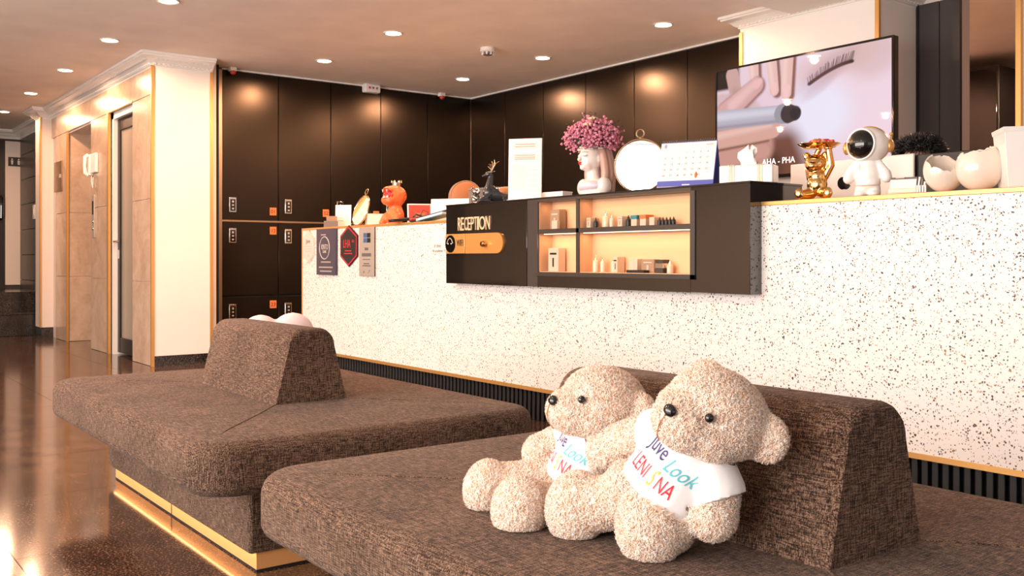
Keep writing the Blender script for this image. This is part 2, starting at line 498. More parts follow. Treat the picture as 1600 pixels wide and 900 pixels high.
for y0, y1 in ((LY+.024, 3.25), (3.25, 4.08)):
    for a, b in zip(COURSE[:3], COURSE[1:4]): slab(y0, y1, a, b, 'x')
MB().box(-11.262, -11.245, LY-.004, LY+.02, 0, 2.258).build('gold_edge', 'gold', lw)
MB().box(-9.605, -9.56, LY-.006, LY+.03, 0, 2.285).box(-9.56, -8.78, LY-.006, LY+.03, 2.272, 2.285).build('gold_edge', 'gold', lw)
# ---- the white pilaster block that ends the lift wall
pil = struct(MB().box(-8.36, -8.22, LY+.018, 2.93, .085, CEIL-.002).build('wall_end', 'plaster'))
MB().box(-8.36, -8.222, LY+.02, 2.93, 0, .085).build('skirting', 'blackstone', pil)
MB().box(-8.235, -8.212, LY-.006, LY+.02, .0, CEIL-.10).build('gold_edge', 'gold', pil)
MB().box(-8.235, -8.214, 2.93, 2.955, .0, CEIL-.10).build('gold_edge', 'gold', pil)
struct(MB().box(-8.6, -8.36, 2.93, 3.06, 0, CEIL).build('trim_2', 'groove'))
struct(MB().box(-8.6, -8.43, 3.06, 3.118, 0, CEIL-.02).build('trim_3', 'bronze', bevel=.003))
# ---- door in the lift wall
dr = struct(MB().box(-9.56, -9.50, LY+.03, LY+.34, 0, 2.272).box(-8.84, -8.78, LY+.03, LY+.34, 0, 2.272).box(-9.56, -8.78, LY+.03, LY+.34, 2.21, 2.272).build('door_1', 'white'))
yl = LY+.065
lf = MB().box(-9.5, -9.43, yl, yl+.05, .02, 2.21).box(-8.93, -8.84, yl, yl+.05, .02, 2.21).box(-9.41, -8.93, yl, yl+.05, 2.10, 2.21).box(-9.41, -8.93, yl, yl+.05, .02, .16).build('door_frame', 'black', dr, bevel=.003)
MB().box(-9.43, -8.93, yl+.018, yl+.03, .16, 2.10).build('door_pane', 'frost', dr)
MB().cyl((-9.455, yl, 1.06), (-9.455, yl-.05, 1.06), .011, n=12).cyl((-9.46, yl-.045, 1.06), (-9.36, yl-.045, 1.06), .009, n=12).build('door_handle', 'chrome', dr)
MB().box(-9.475, -9.435, yl-.004, yl, .90, .98).build('door_lock', 'chrome', dr)
# ---- pilaster and slate wall at the far end of the corridor
pl = struct(MB().box(-12.3, -12.0, 2.33, 2.60, .115, CEIL).build('wall_pier', 'cream'))
MB().box(-12.29, -12.002, 2.335, 2.60, 0, .115).build('skirting', 'blackstone', pl)
MB().box(-12.02, -11.992, 2.318, 2.335, .115, CEIL-.1).build('gold_edge', 'gold', pl)
sw_ = struct(MB().box(XL, -12.3, 2.54, 2.64, 0, CEIL).build('wall_corridor', 'groove'))
zc = [.0, .3, .62, .95, 1.28, 1.61, 1.94, 2.27, CEIL]
for i, (a, b) in enumerate(zip(zc, zc[1:])):
    for x0, x1 in ((-14.3, -13.3), (-13.3, -12.3)):
        MB().box(x0+.003, x1-.003, 2.515, 2.545, a+.003, b-.003).build('slate_tile', 'slate', sw_, bevel=.002, seg=1)
struct(MB().box(XL-.1, XL+.1, Y0, 2.54, .50, CEIL).build('wall_far', 'slate'))
fd = struct(MB().box(-14.3, -14.27, 1.40, 2.33, .50, 2.47).build('door_2', 'black'))
MB().tube([(-14.27, 2.28, 1.42), (-14.21, 2.28, 1.44), (-14.20, 2.28, 1.58), (-14.21, 2.28, 1.70), (-14.27, 2.28, 1.72)], .02, 8).build('door_handle', 'blackgloss', fd)
struct(MB().box(-14.3, -14.265, 2.335, 2.545, .55, 2.46).build('trim_4', 'cream', bevel=.002))
st = struct(MB().box(XL, -12.4, Y0, 2.515, 0, .25).box(XL, -12.82, Y0, 2.515, .25, .5).build('trim_5', 'blackstone', bevel=.004))
MB().box(-12.83, -12.38, Y0, 2.515, .25, .27).build('step_nosing', 'blackstone', st, bevel=.004)

# ---- crown mouldings with dentils
def crown(name, path, h=.115, out=.115, dent=True):
    prof = [(0, 0), (.012, 0), (.012, .10), (.10, .16), (.10, .22), (.30, .34), (.42, .50), (.62, .62), (.86, .70), (.90, .80), (1, .82), (1, 1), (0, 1)]
    P = [Vector((x, y)) for x, y in path]; rings = []
    for i, p in enumerate(P):
        ns = []
        if i > 0: d = (p-P[i-1]).normalized(); ns.append(Vector((-d.y, d.x)))
        if i < len(P)-1: d = (P[i+1]-p).normalized(); ns.append(Vector((-d.y, d.x)))
        m = ns[0] if len(ns) == 1 else (ns[0]+ns[1]) / (1+ns[0].dot(ns[1]))
        rings.append([Vector((p.x+m.x*a*out, p.y+m.y*a*out, CEIL-.001-h+b*h)) for a, b in prof])
    o = struct(MB().rings(rings).build(name, 'whitegloss', sharp=30))
    if dent:
        b = MB()
        for p, q in zip(P, P[1:]):
            d = (q-p); L = d.length; d.normalize(); n = Vector((-d.y, d.x)); k = int(L/.034)
            for i in range(k):
                c = p + d*(L*(i+.5)/k)
                mt = Matrix(((d.x, n.x, 0, c.x), (d.y, n.y, 0, c.y), (0, 0, 1, CEIL-h+.022), (0, 0, 0, 1)))
                b.box(-.010, .010, 0, .028, 0, .016, mt)
                mt2 = mt @ Matrix.Translation((0, .052, .042)) @ Matrix.Rotation(-.75, 4, 'X')
                b.box(-.013, .013, -.012, .012, -.005, .008, mt2)
        tag(b.build('dentil_row', 'whitegloss', o), kind='stuff')
    return o
crown('trim_6', [(-8.22, 2.95), (-8.22, LY), (-12.0, LY)])
crown('trim_7', [(-12.0, 2.44), (-12.0, 2.33), (-12.3, 2.33), (-12.3, 2.515), (-14.3, 2.515), (-14.3, -1.0)], dent=False)

# ---- column behind the reception, with its moulding
CX0, CX1, CY = -4.48, -3.40, 5.40
colm = struct(MB().box(CX0, CX1, CY, YB, 0, CEIL-.002).build('wall_column', 'white'))
MB().box(CX0-.006, CX0+.022, CY-.008, CY+.01, 0, CEIL-.115).build('gold_edge', 'gold', colm)
MB().box(CX1-.022, CX1+.006, CY-.008, CY+.012, 0, 2.535).build('gold_edge', 'gold', colm)
crown('trim_8', [(CX1, YB), (CX1, CY), (CX0, CY), (CX0, YB)], h=.10, out=.112)
# ---- smoked glass panel, opening and the dim room behind it
gp = struct(MB().box(-3.40, -3.25, YB-.03, YB+.0, 0, 2.53).box(-3.245, -3.115, YB-.03, YB, 0, 2.53).build('door_3', 'darkglass', bevel=.002))
MB().box(-3.40, -3.385, YB-.04, YB-.03, 0, 2.53).build('door_edge', 'black', gp)
struct(MB().box(-2.775, -2.745, YB-.03, YB+.1, 0, CEIL).build('trim_9', 'gold'))
struct(MB().box(-4.5, -4.40, YB+.1, 11, 0, CEIL).box(-4.5, XR, 10.9, 11, 0, CEIL).build('wall_backroom', 'mauve'))
bc = thing('tall_cabinet', 'tall black cabinet standing in the dim room behind reception', 'cabinet', (-4.15, 8.3, 0))
MB().box(-.24, .21, -.3, .3, .06, 2.5).build('carcass', 'black', bc, bevel=.004)
MB().box(-.22, .19, -.28, .28, 0, .06).build('plinth', 'groove', bc)
MB().box(-.23, .20, -.32, -.301, .08, 2.48).build('door', 'blackgloss', bc, bevel=.003)

# ================================================================== CEILING LIGHTS
def downlight(x, y, label, group=None, on=1.0):
    t = thing('downlight', label, 'ceiling light', (x, y, CEIL), 0, group)
    MB().lathe([(.058, -.001), (.074, -.001), (.076, -.006), (.070, -.010), (.058, -.007)], n=32, closed=True).build('trim_ring', 'whitegloss', t)
    MB().lathe([(.0, -.0035), (.056, -.0035), (.056, -.0015), (0, -.0015)], n=28).build('lamp_disc', 'lampglow', t)
    l = bpy.data.lights.new('downlight_lamp', 'SPOT'); l.energy = LAMP_W*on; l.color = LAMP_COL
    l.spot_size = math.radians(176); l.spot_blend = .3; l.shadow_soft_size = .032
    o = bpy.data.objects.new('downlight_lamp', l); COL.objects.link(o); o.parent = t; o.location = (0, 0, -.036)
RL = [(-12.51, 'recessed downlight over the corridor, farthest of the row by the lift wall'), (-10.95, 'recessed downlight over the corridor, second from the far end of its row'),
      (-9.42, 'recessed downlight in the middle of the row along the lift wall'), (-7.92, 'recessed downlight just before the corner of the lift wall moulding'),
      (-6.48, 'recessed downlight cut by the top edge of the photo, left')]
for x, lab in RL: downlight(x, 2.03, lab, None, .7)
for x, y, lab in [(-7.63, 3.72, 'recessed downlight nearest the black lockers on the left'), (-6.38, 3.68, 'recessed downlight in mid ceiling, large and bright, left of the smoke detector'),
                  (-7.61, 5.15, 'recessed downlight deep in the corner where the two locker walls meet'), (-6.40, 5.15, 'recessed downlight right of the smoke detector along the back lockers'),
                  (-4.96, 5.12, 'recessed downlight next to the white column moulding')]:
    downlight(x, y, lab)
for x, y in [(-4.96, 3.68), (-3.4, 3.68), (-1.9, 3.68), (-4.96, 2.03), (-3.4, 2.03), (-1.9, 2.03), (-.4, 2.03), (-7.9, .3), (-6.4, .3), (-4.9, .3), (-3.4, .3), (-1.9, .3), (-10.9, .3)]:
    downlight(x, y, 'recessed round downlight above the sofas, beyond the top of the photo', 'downlights above the sofas', .35 if x > -2.5 else 1)
downlight(-3.3, 7.3, 'added unseen downlight brightening the dim room behind reception', None, 3.0)  # added out of view to brighten the back room
sd = thing('smoke_detector', 'white round smoke detector on the ceiling', 'smoke detector', (-6.38, 4.56, CEIL))
MB().lathe([(0, -.0005), (.060, -.0005), (.062, -.03), (.050, -.036), (0, -.036)]).build('base', 'whiteplastic', sd)
MB().lathe([(0, -.060), (.030, -.060), (.044, -.052), (.046, -.036), (0, -.036)]).build('chamber', 'greyplastic', sd)
fb = MB()
for k in range(8):
    a = 2*PI*k/8; m = Matrix.Rotation(a, 4, 'Z') @ Matrix.Translation((.043, 0, -.045)); fb.box(-.006, .006, -.006, .006, -.012, .009, m)
fb.build('vent_ribs', 'whiteplastic', sd)

# ================================================================== LOCKERS
ZD = [(.06, .552), (.568, 1.232), (1.249, 2.585)]
def lock_part(parent, x, y, z, num):
    lk = MB().box(x-.034, x+.034, y-.010, y, z-.068, z+.068).build('lock', 'chrome', parent, bevel=.004)
    MB().box(x-.024, x+.024, y-.013, y-.0095, z-.056, z+.050).build('lock_face', 'blackgloss', parent)
def locker(base, rz, width, nums, label, group):
    """cabinet standing against a wall, its doors facing local -Y; local x runs left to right"""
    t = thing('locker_cabinet', label, 'locker', base, rz)
    t['group'] = group
    MB().box(0, width, .02, .42, 0, 2.59).build('carcass', 'groove', t)
    MB().box(0, width, -.004, .05, 2.592, CEIL-.003).build('top_trim', 'whiteplastic', t)
    MB().box(0, width, .001, .019, 1.2325, 1.2485).build('copper_strip', 'bronze', t)
    for i, (z0, z1) in enumerate(ZD):
        d = MB().box(.003, width-.003, 0, .02, z0, z1).build('door', 'locker', t, bevel=.002, seg=1)
        zl = (z0+.135) if i == 2 else (z1-.125 if i == 1 else z1-.13)
        lk = MB().box(.060, .130, -.012, .001, zl-.068, zl+.068).build('lock', 'chrome', d, bevel=.004)
        lf = MB().box(.071, .119, -.0145, -.011, zl-.056, zl+.050)
        lf.build('lock_face', 'blackgloss', d)
        MB().box(.086, .104, -.016, -.0142, zl+.02, zl+.038).box(.086, .104, -.016, -.0142, zl-.01, zl+.004).box(.086, .104, -.016, -.0142, zl-.042, zl-.028).build('lock_button', 'plaquegrey', d)
        zt = (z0+.085) if i == 2 else (z1-.075)
        MB().box(width-.085, width-.02, -.005, .001, zt-.036, zt+.036).build('number_tag', 'tag', d, bevel=.003)
        text('number', nums[i], .05, 'groove', d, (width-.0525, -.0055, zt-.002), depth=.0005)
YC = [3.122, 3.656, 4.189, 4.734, 5.280, 5.818]
LABL = ['black locker column nearest the white wall end, tags 01, 12 and 23', 'second black locker column from the white wall end, tag 02', 'third black locker column on the left wall, above the round gold mirror',
        'fourth black locker column on the left wall, above the orange figurine', 'black locker column at the inner corner, left wall side']
for i in range(5):
    locker((-8.45, YC[i], 0), PI/2, YC[i+1]-YC[i], ['%02d' % (23+i), '%02d' % (12+i), '%02d' % (1+i)], LABL[i], 'black lockers')
XC = [-8.448, -7.842, -7.223, -6.611, -5.981, -5.371, -4.79]
LABR = ['black locker column at the inner corner, back wall side', 'black locker column on the back wall above the deer figurine', 'black locker column on the back wall above the menu stand',
        'black locker column on the back wall behind the pink flowers', 'black locker column on the back wall above the table calendar', 'black locker column beside the white column and screen']
for i in range(6):
    locker((XC[i], 5.82, 0), 0, XC[i+1]-XC[i], ['%02d' % (28+i), '%02d' % (17+i), '%02d' % (6+i)], LABR[i], 'black lockers')
struct(MB().box(-4.785, -4.49, 5.815, YB, 0, CEIL-.002).build('trim_10', 'locker'))

# ================================================================== things on the lift wall, the far wall and the locker tops
p = at_y(148, 258, LY)
ph = thing('wall_intercom', 'white intercom handset on the marble between recess and door', 'intercom', (p.x, LY, p.z))
MB().box(-.05, .14, -.030, 0, -.08, .11).build('wall_plate', 'whiteplastic', ph, bevel=.006)
MB().box(-.13, -.05, -.04, 0, -.10, .11).build('cradle', 'whiteplastic', ph, bevel=.008)
MB().tube([(-.09, -.04, .105), (-.09, -.068, .085), (-.09, -.074, 0), (-.09, -.068, -.075), (-.09, -.04, -.095)], [.020, .019, .016, .019, .020], 10).build('handset', 'whitegloss', ph)
MB().tube([(-.07, -.012, -.08), (-.06, -.014, -.17), (-.02, -.014, -.22), (.0, -.014, -.12)], .005, 6).build('cord', 'whiteplastic', ph)
p = at_y(147, 338, LY)
ls = thing('lift_button_panel', 'narrow steel lift button strip on the marble wall', 'switch panel', (p.x, LY, p.z))
MB().box(-.045, .045, -.012, 0, -.21, .21).build('plate', 'plaquegrey', ls, bevel=.002)
MB().box(-.022, .022, -.015, -.012, .02, .15).build('display', 'blackgloss', ls)
for z in (-.05, -.12): MB().lathe([(0, .006), (.016, .005), (.018, 0), (0, 0)], (0, -.012, z), 16, Matrix.Rotation(PI/2, 4, 'X')).build('button', 'chrome', ls)
p = at_y(92, 276, LY)
fs = thing('wall_plaque', 'brown metal plaque on the marble beside the lift recess', 'plaque', (p.x, LY, p.z))
MB().box(-.19, .19, -.012, 0, -.17, .17).build('plate', 'bronze', fs, bevel=.003)
MB().box(.08, .15, -.014, -.012, -.02, .02).build('badge', 'plaquepale', fs)
rs = thing('restroom_sign', 'small black restroom sign with two figures on the pale far wall', 'sign', (-14.265, 2.455, 2.19), PI/2)
MB().box(-.085, .085, -.012, 0, -.06, .06).build('plate', 'black', rs, bevel=.002)
for x, w in ((-.04, .9), (.04, 1.3)):
    g = MB().ball((x, -.0135, .032), (.011, .002, .011)).prism([(x-.010*w, -.04), (x+.010*w, -.04), (x+.015, .016), (x-.015, .016)], .012, .0145, FRONT)
    g.build('pictogram', 'plaquepale', rs)
p = at_y(54, 331, 2.515)
tg = thing('key_switch', 'small white switch on the dark slate corridor wall', 'switch', (p.x, 2.515, p.z))
MB().box(-.06, .06, -.012, 0, -.09, .09).build('plate', 'whiteplastic', tg, bevel=.003)
MB().box(-.02, .02, -.018, -.012, -.04, .04).build('rocker', 'whitegloss', tg, bevel=.002)
for (y, lab) in ((3.20, 'small red and white sensor at the top of the first locker'), (5.42, 'small red and white sensor at the top of the corner lockers')):
    s_ = thing('ceiling_sensor', lab, 'sensor', (-8.40, y, CEIL), PI/2, 'red sensors along the locker top')
    MB().box(-.03, .03, -.03, .03, -.035, -.001).build('base', 'whiteplastic', s_, bevel=.004)
    MB().ball((0, -.01, -.045), (.028, .028, .022)).build('red_dome', 'red', s_)
em = thing('emergency_light', 'white emergency light box at the top of the middle locker', 'emergency light', (-8.40, 4.60, CEIL), PI/2)
MB().box(-.085, .085, -.04, .04, -.085, -.001).build('housing', 'whiteplastic', em, bevel=.012)
for x in (-.04, 0, .04): MB().ball((x, -.042, -.04), (.011, .006, .011)).build('indicator', 'redpaint' if x < 0 else 'greyplastic', em)

# ================================================================== RECEPTION COUNTER
CF = 3.32; CT = 1.142; CXL, CXR = -7.21, -.7; CB = 3.74
BX0, BX1, BZ0, BZ1, BF = -4.979, -2.641, .748, 1.228, 3.245
ct = thing('reception_counter', 'long white terrazzo reception counter with gold trim and black slatted plinth', 'counter', (-4, CF, 0))
def cl(mb): return mb.grow(Vector((4, -CF, 0)))
cl(MB().box(CXL+.012, BX0, CF, CB, .185, CT-.018).box(BX1, CXR, CF, CB, .185, CT-.018).box(BX0, BX1, CF, CB, .185, BZ0)).build('front_panel', 'terrazzo', ct)
cl(MB().box(CXL, BX0, CF-.004, CB, CT-.018, CT)).build('top_trim', 'gold', ct, bevel=.002)
cl(MB().box(BX1, CXR, CF-.004, CB, CT-.018, CT)).build('top_trim', 'gold', ct, bevel=.002)
cl(MB().box(CXL, CXL+.014, CF-.003, CB, .165, CT-.017)).build('corner_trim', 'gold', ct)
cl(MB().box(CXL, CXR, CF-.004, CB, .165, .186)).build('bottom_trim', 'gold', ct)
cl(MB().box(CXL+.04, CXR-.04, CF+.05, CB-.05, 0, .166)).build('plinth', 'groove', ct)
sm = None; n = int((CXR-CXL-.08)/.040)
for i in range(n):
    x = CXL+.05+i*.040
    if sm is None:
        o = MB().box(-.012, .012, .025, .052, 0, .166).build('slat', 'slat', ct, bevel=.002, seg=1); sm = o
    else:
        o = sm.copy(); COL.objects.link(o); o.parent = ct
    o.location = (x+4, 0, 0)
cl(MB().box(CXL+.05, CXR-.05, CB, 4.42, .70, .735)).build('desk_shelf', 'white', ct, bevel=.003)
cl(MB().box(CXL+.05, CXL+.09, CB, 4.40, 0, .70).box(CXR-.09, CXR-.05, CB, 4.40, 0, .70).box(-4.0, -3.96, CB, 4.40, 0, .70)).build('desk_leg', 'white', ct)

# ---- black glass cabinet let into the counter
cb = thing('reception_cabinet', 'black glass reception cabinet with modelled reflection of lit shelves, set into the white counter', 'cabinet', (-4, CF, .748))
def kb(mb): return mb.grow(Vector((4, -CF, -.748)))
BK = 3.60
NX0, ND, NX1 = -4.077, -3.755, -2.975
NZ0, NZ1, NS = .828, 1.205, 1.045
kb(MB().box(BX0, -4.172, BF, BK, BZ0, BZ1-.008)).build('left_panel', 'blackglass', cb, bevel=.0015, seg=1)
kb(MB().box(-4.168, NX0, BF, BK, BZ0, BZ1-.008)).build('centre_panel', 'darkglass', cb, bevel=.0015, seg=1)
kb(MB().box(NX0, NX1, BF, BK, BZ0, NZ0)).build('lower_panel', 'blackglass', cb)
kb(MB().box(NX1, BX1, BF, BK, BZ0, BZ1-.008)).build('right_panel', 'blackglass', cb, bevel=.0015, seg=1)
kb(MB().box(BX0-.002, BX1+.002, BF-.002, BK, BZ1-.008, BZ1)).build('top_panel', 'blackglass', cb)
kb(MB().box(NX0, NX1, BF, BK, NZ1, BZ1-.008)).build('upper_rail', 'reflectionframe', cb)
NB = 3.345  # from here the glass's reflection of shelves is built as a solid niche
kb(MB().box(NX0, NX1, NB, BK, NZ0, NZ1)).build('reflection_back', 'reflectionwood', cb)
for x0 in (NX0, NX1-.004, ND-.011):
    kb(MB().box(x0, x0+(.022 if x0 == ND-.011 else .004), BF+.012, NB, NZ0, NZ1)).build('reflection_side', 'reflectionwood', cb)
kb(MB().box(NX0, NX1, BF+.012, NB, NZ0, NZ0+.003)).build('reflection_base', 'reflectionwood', cb)
kb(MB().box(NX0, NX1, BF+.004, NB, NS-.012, NS+.012)).build('shelf', 'reflectionframe', cb, bevel=.001, seg=1)  # reflected shelf, modelled as a board
kb(MB().box(ND-.012, ND+.012, BF+.004, BF+.012, NZ0, NZ1)).build('divider', 'reflectionframe', cb, bevel=.001, seg=1)
kb(MB().box(NX0-.012, NX1+.03, BF-.006, BF+.01, NZ0-.022, NZ0)).build('lower_ledge', 'reflectionframe', cb, bevel=.001, seg=1)
kb(MB().box(NX1, NX1+.03, BF-.006, BF+.01, NZ0-.022, NZ1)).build('right_upright', 'reflectionframe', cb, bevel=.001, seg=1)
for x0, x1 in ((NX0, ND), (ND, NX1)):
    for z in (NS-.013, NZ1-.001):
        if z < 1.1: kb(MB().box(x0+.03, x1-.03, BF+.020, BF+.030, z-.0025, z)).build('led_strip', 'reflectedled', cb)  # reflected light line, added as a glowing strip
        l = bpy.data.lights.new('reflection_fill_lamp', 'AREA'); l.shape = 'RECTANGLE'; l.size = x1-x0-.06; l.size_y = .02  # lamp added to light the modelled reflection
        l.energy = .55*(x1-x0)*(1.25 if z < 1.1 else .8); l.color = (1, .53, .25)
        o = bpy.data.objects.new('reflection_fill_lamp', l); COL.objects.link(o); o.parent = cb
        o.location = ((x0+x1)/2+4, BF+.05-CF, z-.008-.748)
# RECEPTION in slim gold letters, the gold sign strip below
x0 = -4.840; widths = [.032, .032, .034, .032, .032, .030, .018, .062, .044]
tx = 0
for ch, w_ in zip('RECEPTION', widths):
    me = text_mesh(ch, .118, .003, 1.0); xs = [v.co.x for v in me.vertices]; ys = [v.co.y for v in me.vertices]
    a, b, c, d = min(xs), max(xs), min(ys), max(ys)
    for v in me.vertices:
        v.co.x = (v.co.x-a)/(b-a)*w_*.94; v.co.y = (v.co.y-c)/(d-c)*.078
    me.transform(Matrix.Translation((x0+tx+4, BF-.004-CF, 1.068-.748)) @ FRONT)
    put('letter', me, 'lettergold', cb); tx += w_+.002
kb(MB().box(-4.965, -4.760, BF-.012, BF, .930, 1.048)).build('sign_plate', 'signgold', cb, bevel=.002)
poly = [(-4.752, .930)] + [(-4.435+.059*math.sin(a), .989-.059*math.cos(a)) for a in np.linspace(0, PI, 14)] + [(-4.752, 1.048)]
kb(MB().prism(poly, -BF, -BF+.012, FRONT)).build('sign_plate', 'signgold', cb)
kb(MB().lathe([(0, .004), (.052, .004), (.054, 0), (0, 0)], (-4.912, BF-.012, .989), 28, Matrix.Rotation(PI/2, 4, 'X'))).build('round_sticker', 'blackgloss', cb)
sg = MB()
for dx, dz in ((-.02, .0), (.015, .0)): sg.ball((-4.912+dx, BF-.017, .990+dz), (.006, .0015, .005), u=10, v=6)
sg.tube([(-4.945, BF-.0165, .992), (-4.93, BF-.0165, 1.016), (-4.912, BF-.0165, 1.024), (-4.894, BF-.0165, 1.016), (-4.88, BF-.0165, .992)], .0025, 5)
kb(sg).build('sticker_mark', 'plaquepale', cb)
text('lettering', 'WIFI', .056, 'black', cb, (-4.808+4, BF-.0128-CF, .992-.748), sx=.62, depth=.0008)
kb(MB().lathe([(0, .032), (.012, .031), (.019, .024), (.020, .016), (.010, .006), (.010, 0), (0, 0)], (-4.545, BF-.012, .985), 20, Matrix.Rotation(PI/2, 4, 'X'))).build('knob', 'goldmirror', cb)

# ---- goods reflected in the glass, modelled as solids
def on_shelf(px, low): 
    p = at_y(px, 400, 3.31); return Vector((p.x, 3.31, NZ0+.003 if low else NS+.012))
GO = 'goods on the reflected shelves'
def carton(px, low, w, h, mat, label, dep=.05, mark=None, cat='box', dy=0):
    p = on_shelf(px, low); p.y += dy
    t = thing('reflected_box', label, cat, p, 0, GO)
    MB().box(-w/2, w/2, -dep/2, dep/2, 0, h).build('carton', mat, t, bevel=.0015, seg=1)
    if mark: MB().box(-w*.32, w*.32, -dep/2-.001, -dep/2, h*.72, h*.80).box(-w*.07, w*.07, -dep/2-.001, -dep/2, h*.2, h*.58).build('print', mark, t)
    return t
def bottle(px, low, r, h, mat, capmat, label, group=GO, dy=0):
    p = on_shelf(px, low); p.y += dy
    t = thing('reflected_bottle', label, 'bottle', p, 0, group)
    MB().lathe([(0, 0), (r*.95, 0), (r, h*.04), (r, h*.58), (r*.8, h*.66), (r*.42, h*.70), (r*.42, h*.74), (0, h*.74)], n=16).build('body', mat, t)
    MB().lathe([(0, h*.735), (r*.5, h*.735), (r*.5, h*.80), (r*.30, h*.84), (r*.16, h), (0, h)], n=16).build('cap', capmat, t)
carton(872, False, .075, .105, 'boxbrown', 'brown carton standing alone in the upper left reflected compartment', mark='boxcream')
carton(877, False, .045, .045, 'boxcream', 'small cream carton before the brown carton, upper left reflected compartment', .02, dy=-.038)
carton(870, True, .085, .125, 'boxcream', 'tall cream box with a dark bar print in the lower left reflected compartment', mark='black')
carton(925, False, .030, .052, 'boxcream', 'small cream carton left of the first dropper bottle, upper reflected shelf', mark='boxbrown')
bottle(931, False, .011, .052, 'black', 'black', 'slim black dropper bottle, the left one on the upper reflected shelf')
bottle(947, False, .020, .085, 'clear', 'chrome', 'tall pale bottle with a silver cap, upper reflected shelf')
bottle(956, False, .012, .070, 'clear', 'palegold', 'slender pale bottle beside the tall pale one, upper reflected shelf')
carton(974, False, .032, .052, 'boxcream', 'cream carton left of the second dropper bottle, upper reflected shelf', mark='boxbrown')
bottle(982, False, .013, .056, 'black', 'black', 'black dropper bottle in the middle of the upper reflected shelf')
for px, m, lab in ((996, 'teal', 'cream carton with a teal top, upper reflected shelf'), (1010, 'orangebox', 'cream carton with an orange top, upper reflected shelf')):
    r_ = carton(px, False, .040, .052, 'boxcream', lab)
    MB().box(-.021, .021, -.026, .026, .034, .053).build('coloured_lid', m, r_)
carton(1024, False, .034, .040, 'boxcream', 'low reflected cream carton left of the five little black bottles')
for px in (1033, 1038.5, 1044, 1049.5, 1055): bottle(px, False, .010, .038, 'black', 'black', 'tiny black bottle in the line of five, right end of upper reflected shelf', 'line of five tiny black bottles', dy=-.01)
bottle(914, True, .014, .048, 'redpaint', 'clear', 'small bottle with a red base at the left of the lower reflected shelf')
bottle(931, True, .017, .088, 'clear', 'palegold', 'tall pale bottle, first of two on the lower reflected shelf')
bottle(942, True, .014, .084, 'clear', 'palegold', 'tall slim pale bottle, second of two on the lower reflected shelf')
bottle(960, True, .017, .080, 'clear', 'chrome', 'pale bottle with a silver cap, middle of the lower reflected shelf')
carton(967, True, .030, .078, 'boxcream', 'tall narrow cream carton, middle of the lower reflected shelf', mark='black')
carton(990, True, .060, .068, 'boxcream', 'cream carton, left of two side by side on the lower reflected shelf', .05, dy=.02)
carton(1013, True, .085, .066, 'boxbrown', 'light brown printed carton on the lower reflected shelf', .05, 'boxcream', dy=.02)
carton(1003, True, .12, .014, 'black', 'flat black tray lying before the cartons on the lower reflected shelf', .035, dy=-.03, cat='tray')
r_ = carton(1035, True, .050, .064, 'reflectionframe', 'dark brown carton with a silver band at the right of the lower reflected shelf', .045)
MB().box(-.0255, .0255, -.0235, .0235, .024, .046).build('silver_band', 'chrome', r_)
bottle(1047, True, .015, .060, 'clear', 'whiteplastic', 'short pale bottle at the right end of the lower reflected shelf')

# ---- plaques and sticker on the counter front
def plaque_hex(px0, px1, pt, pb, mat, edge, name, label):
    a = at_y(px0, pt, CF); b = at_y(px1, pb, CF); w = (b.x-a.x)/2; h = (at_y((px0+px1)/2, pt, CF).z-at_y((px0+px1)/2, pb, CF).z)/2
    c = at_y((px0+px1)/2, (pt+pb)/2, CF)
    t = thing(name, label, 'plaque', (c.x, CF, c.z))
    def hx(k): return [(0, -h*k), (w*k, -h*.5*k), (w*k, h*.5*k), (0, h*k), (-w*k, h*.5*k), (-w*k, -h*.5*k)]
    MB().prism(hx(1), 0, .012, FRONT).build('plate', edge, t)
    MB().prism(hx(.93), .012, .0135, FRONT).build('face', mat, t)
    return t, w, h
t, w, h = plaque_hex(475, 493, 359, 411, 'plaquepale', 'chrome', 'award_plaque', 'pale silver hexagonal plaque at the left end of the counter')
text('lettering', 'Juve', .05, 'ink', t, (0, -.014, .04), sx=.9)
for z, k in ((.0, .6), (-.02, .7), (-.04, .55)): MB().box(-w*k, w*k, -.0142, -.0135, z-.002, z+.002).build('printed_line', 'plaquegrey', t)
text('lettering', 'A', .03, 'plaquegrey', t, (0, -.014, -.075), sx=.8)
a = at_y(498, 358, CF); b = at_y(528, 427, CF); cx = (a.x+b.x)/2; zt, zb = 1.128, .775; w = (b.x-a.x)/2; h = (zt-zb)/2
t = thing('award_plaque', 'navy blue rectangular plaque with a white oval on the counter', 'plaque', (cx, CF, (zt+zb)/2))
MB().box(-w, w, -.02, 0, -h, h).build('plate', 'navy', t, bevel=.002)
ov = [(-.02+.085*math.cos(u), -.021, .030+.085*math.sin(u)) for u in np.linspace(0, 2*PI, 40)[:-1]]
MB().tube(ov, .0035, 6, closed=True).build('oval_ring', 'plaquepale', t)
text('lettering', 'KINTO', .058, 'plaquepale', t, (-.02, -.0205, .035), sx=.62)
text('lettering', 'CLINIC', .028, 'plaquepale', t, (-.02, -.0205, .0), sx=.75)
MB().box(-.07, .0, -.0207, -.02, .128, .133).build('printed_line', 'plaquepale', t)
MB().ball((-.078, -.0205, .130), (.008, .001, .008), u=10, v=6).build('printed_dot', 'orangebox', t)
for z, k in ((-.078, .5), (-.118, .72), (-.148, .60)): MB().box(-w*k, w*k, -.0207, -.02, z-.005, z+.005).build('printed_line', 'plaquegrey', t)
t, w, h = plaque_hex(534, 559, 354, 415, 'black', 'redpaint', 'award_plaque', 'black hexagonal plaque with red lettering and red rim')
text('lettering', 'LHA', .085, 'redpaint', t, (-.02, -.014, .015), sx=.72)
text('lettering', 'AA', .028, 'redpaint', t, (.075, -.014, .035), sx=.9)
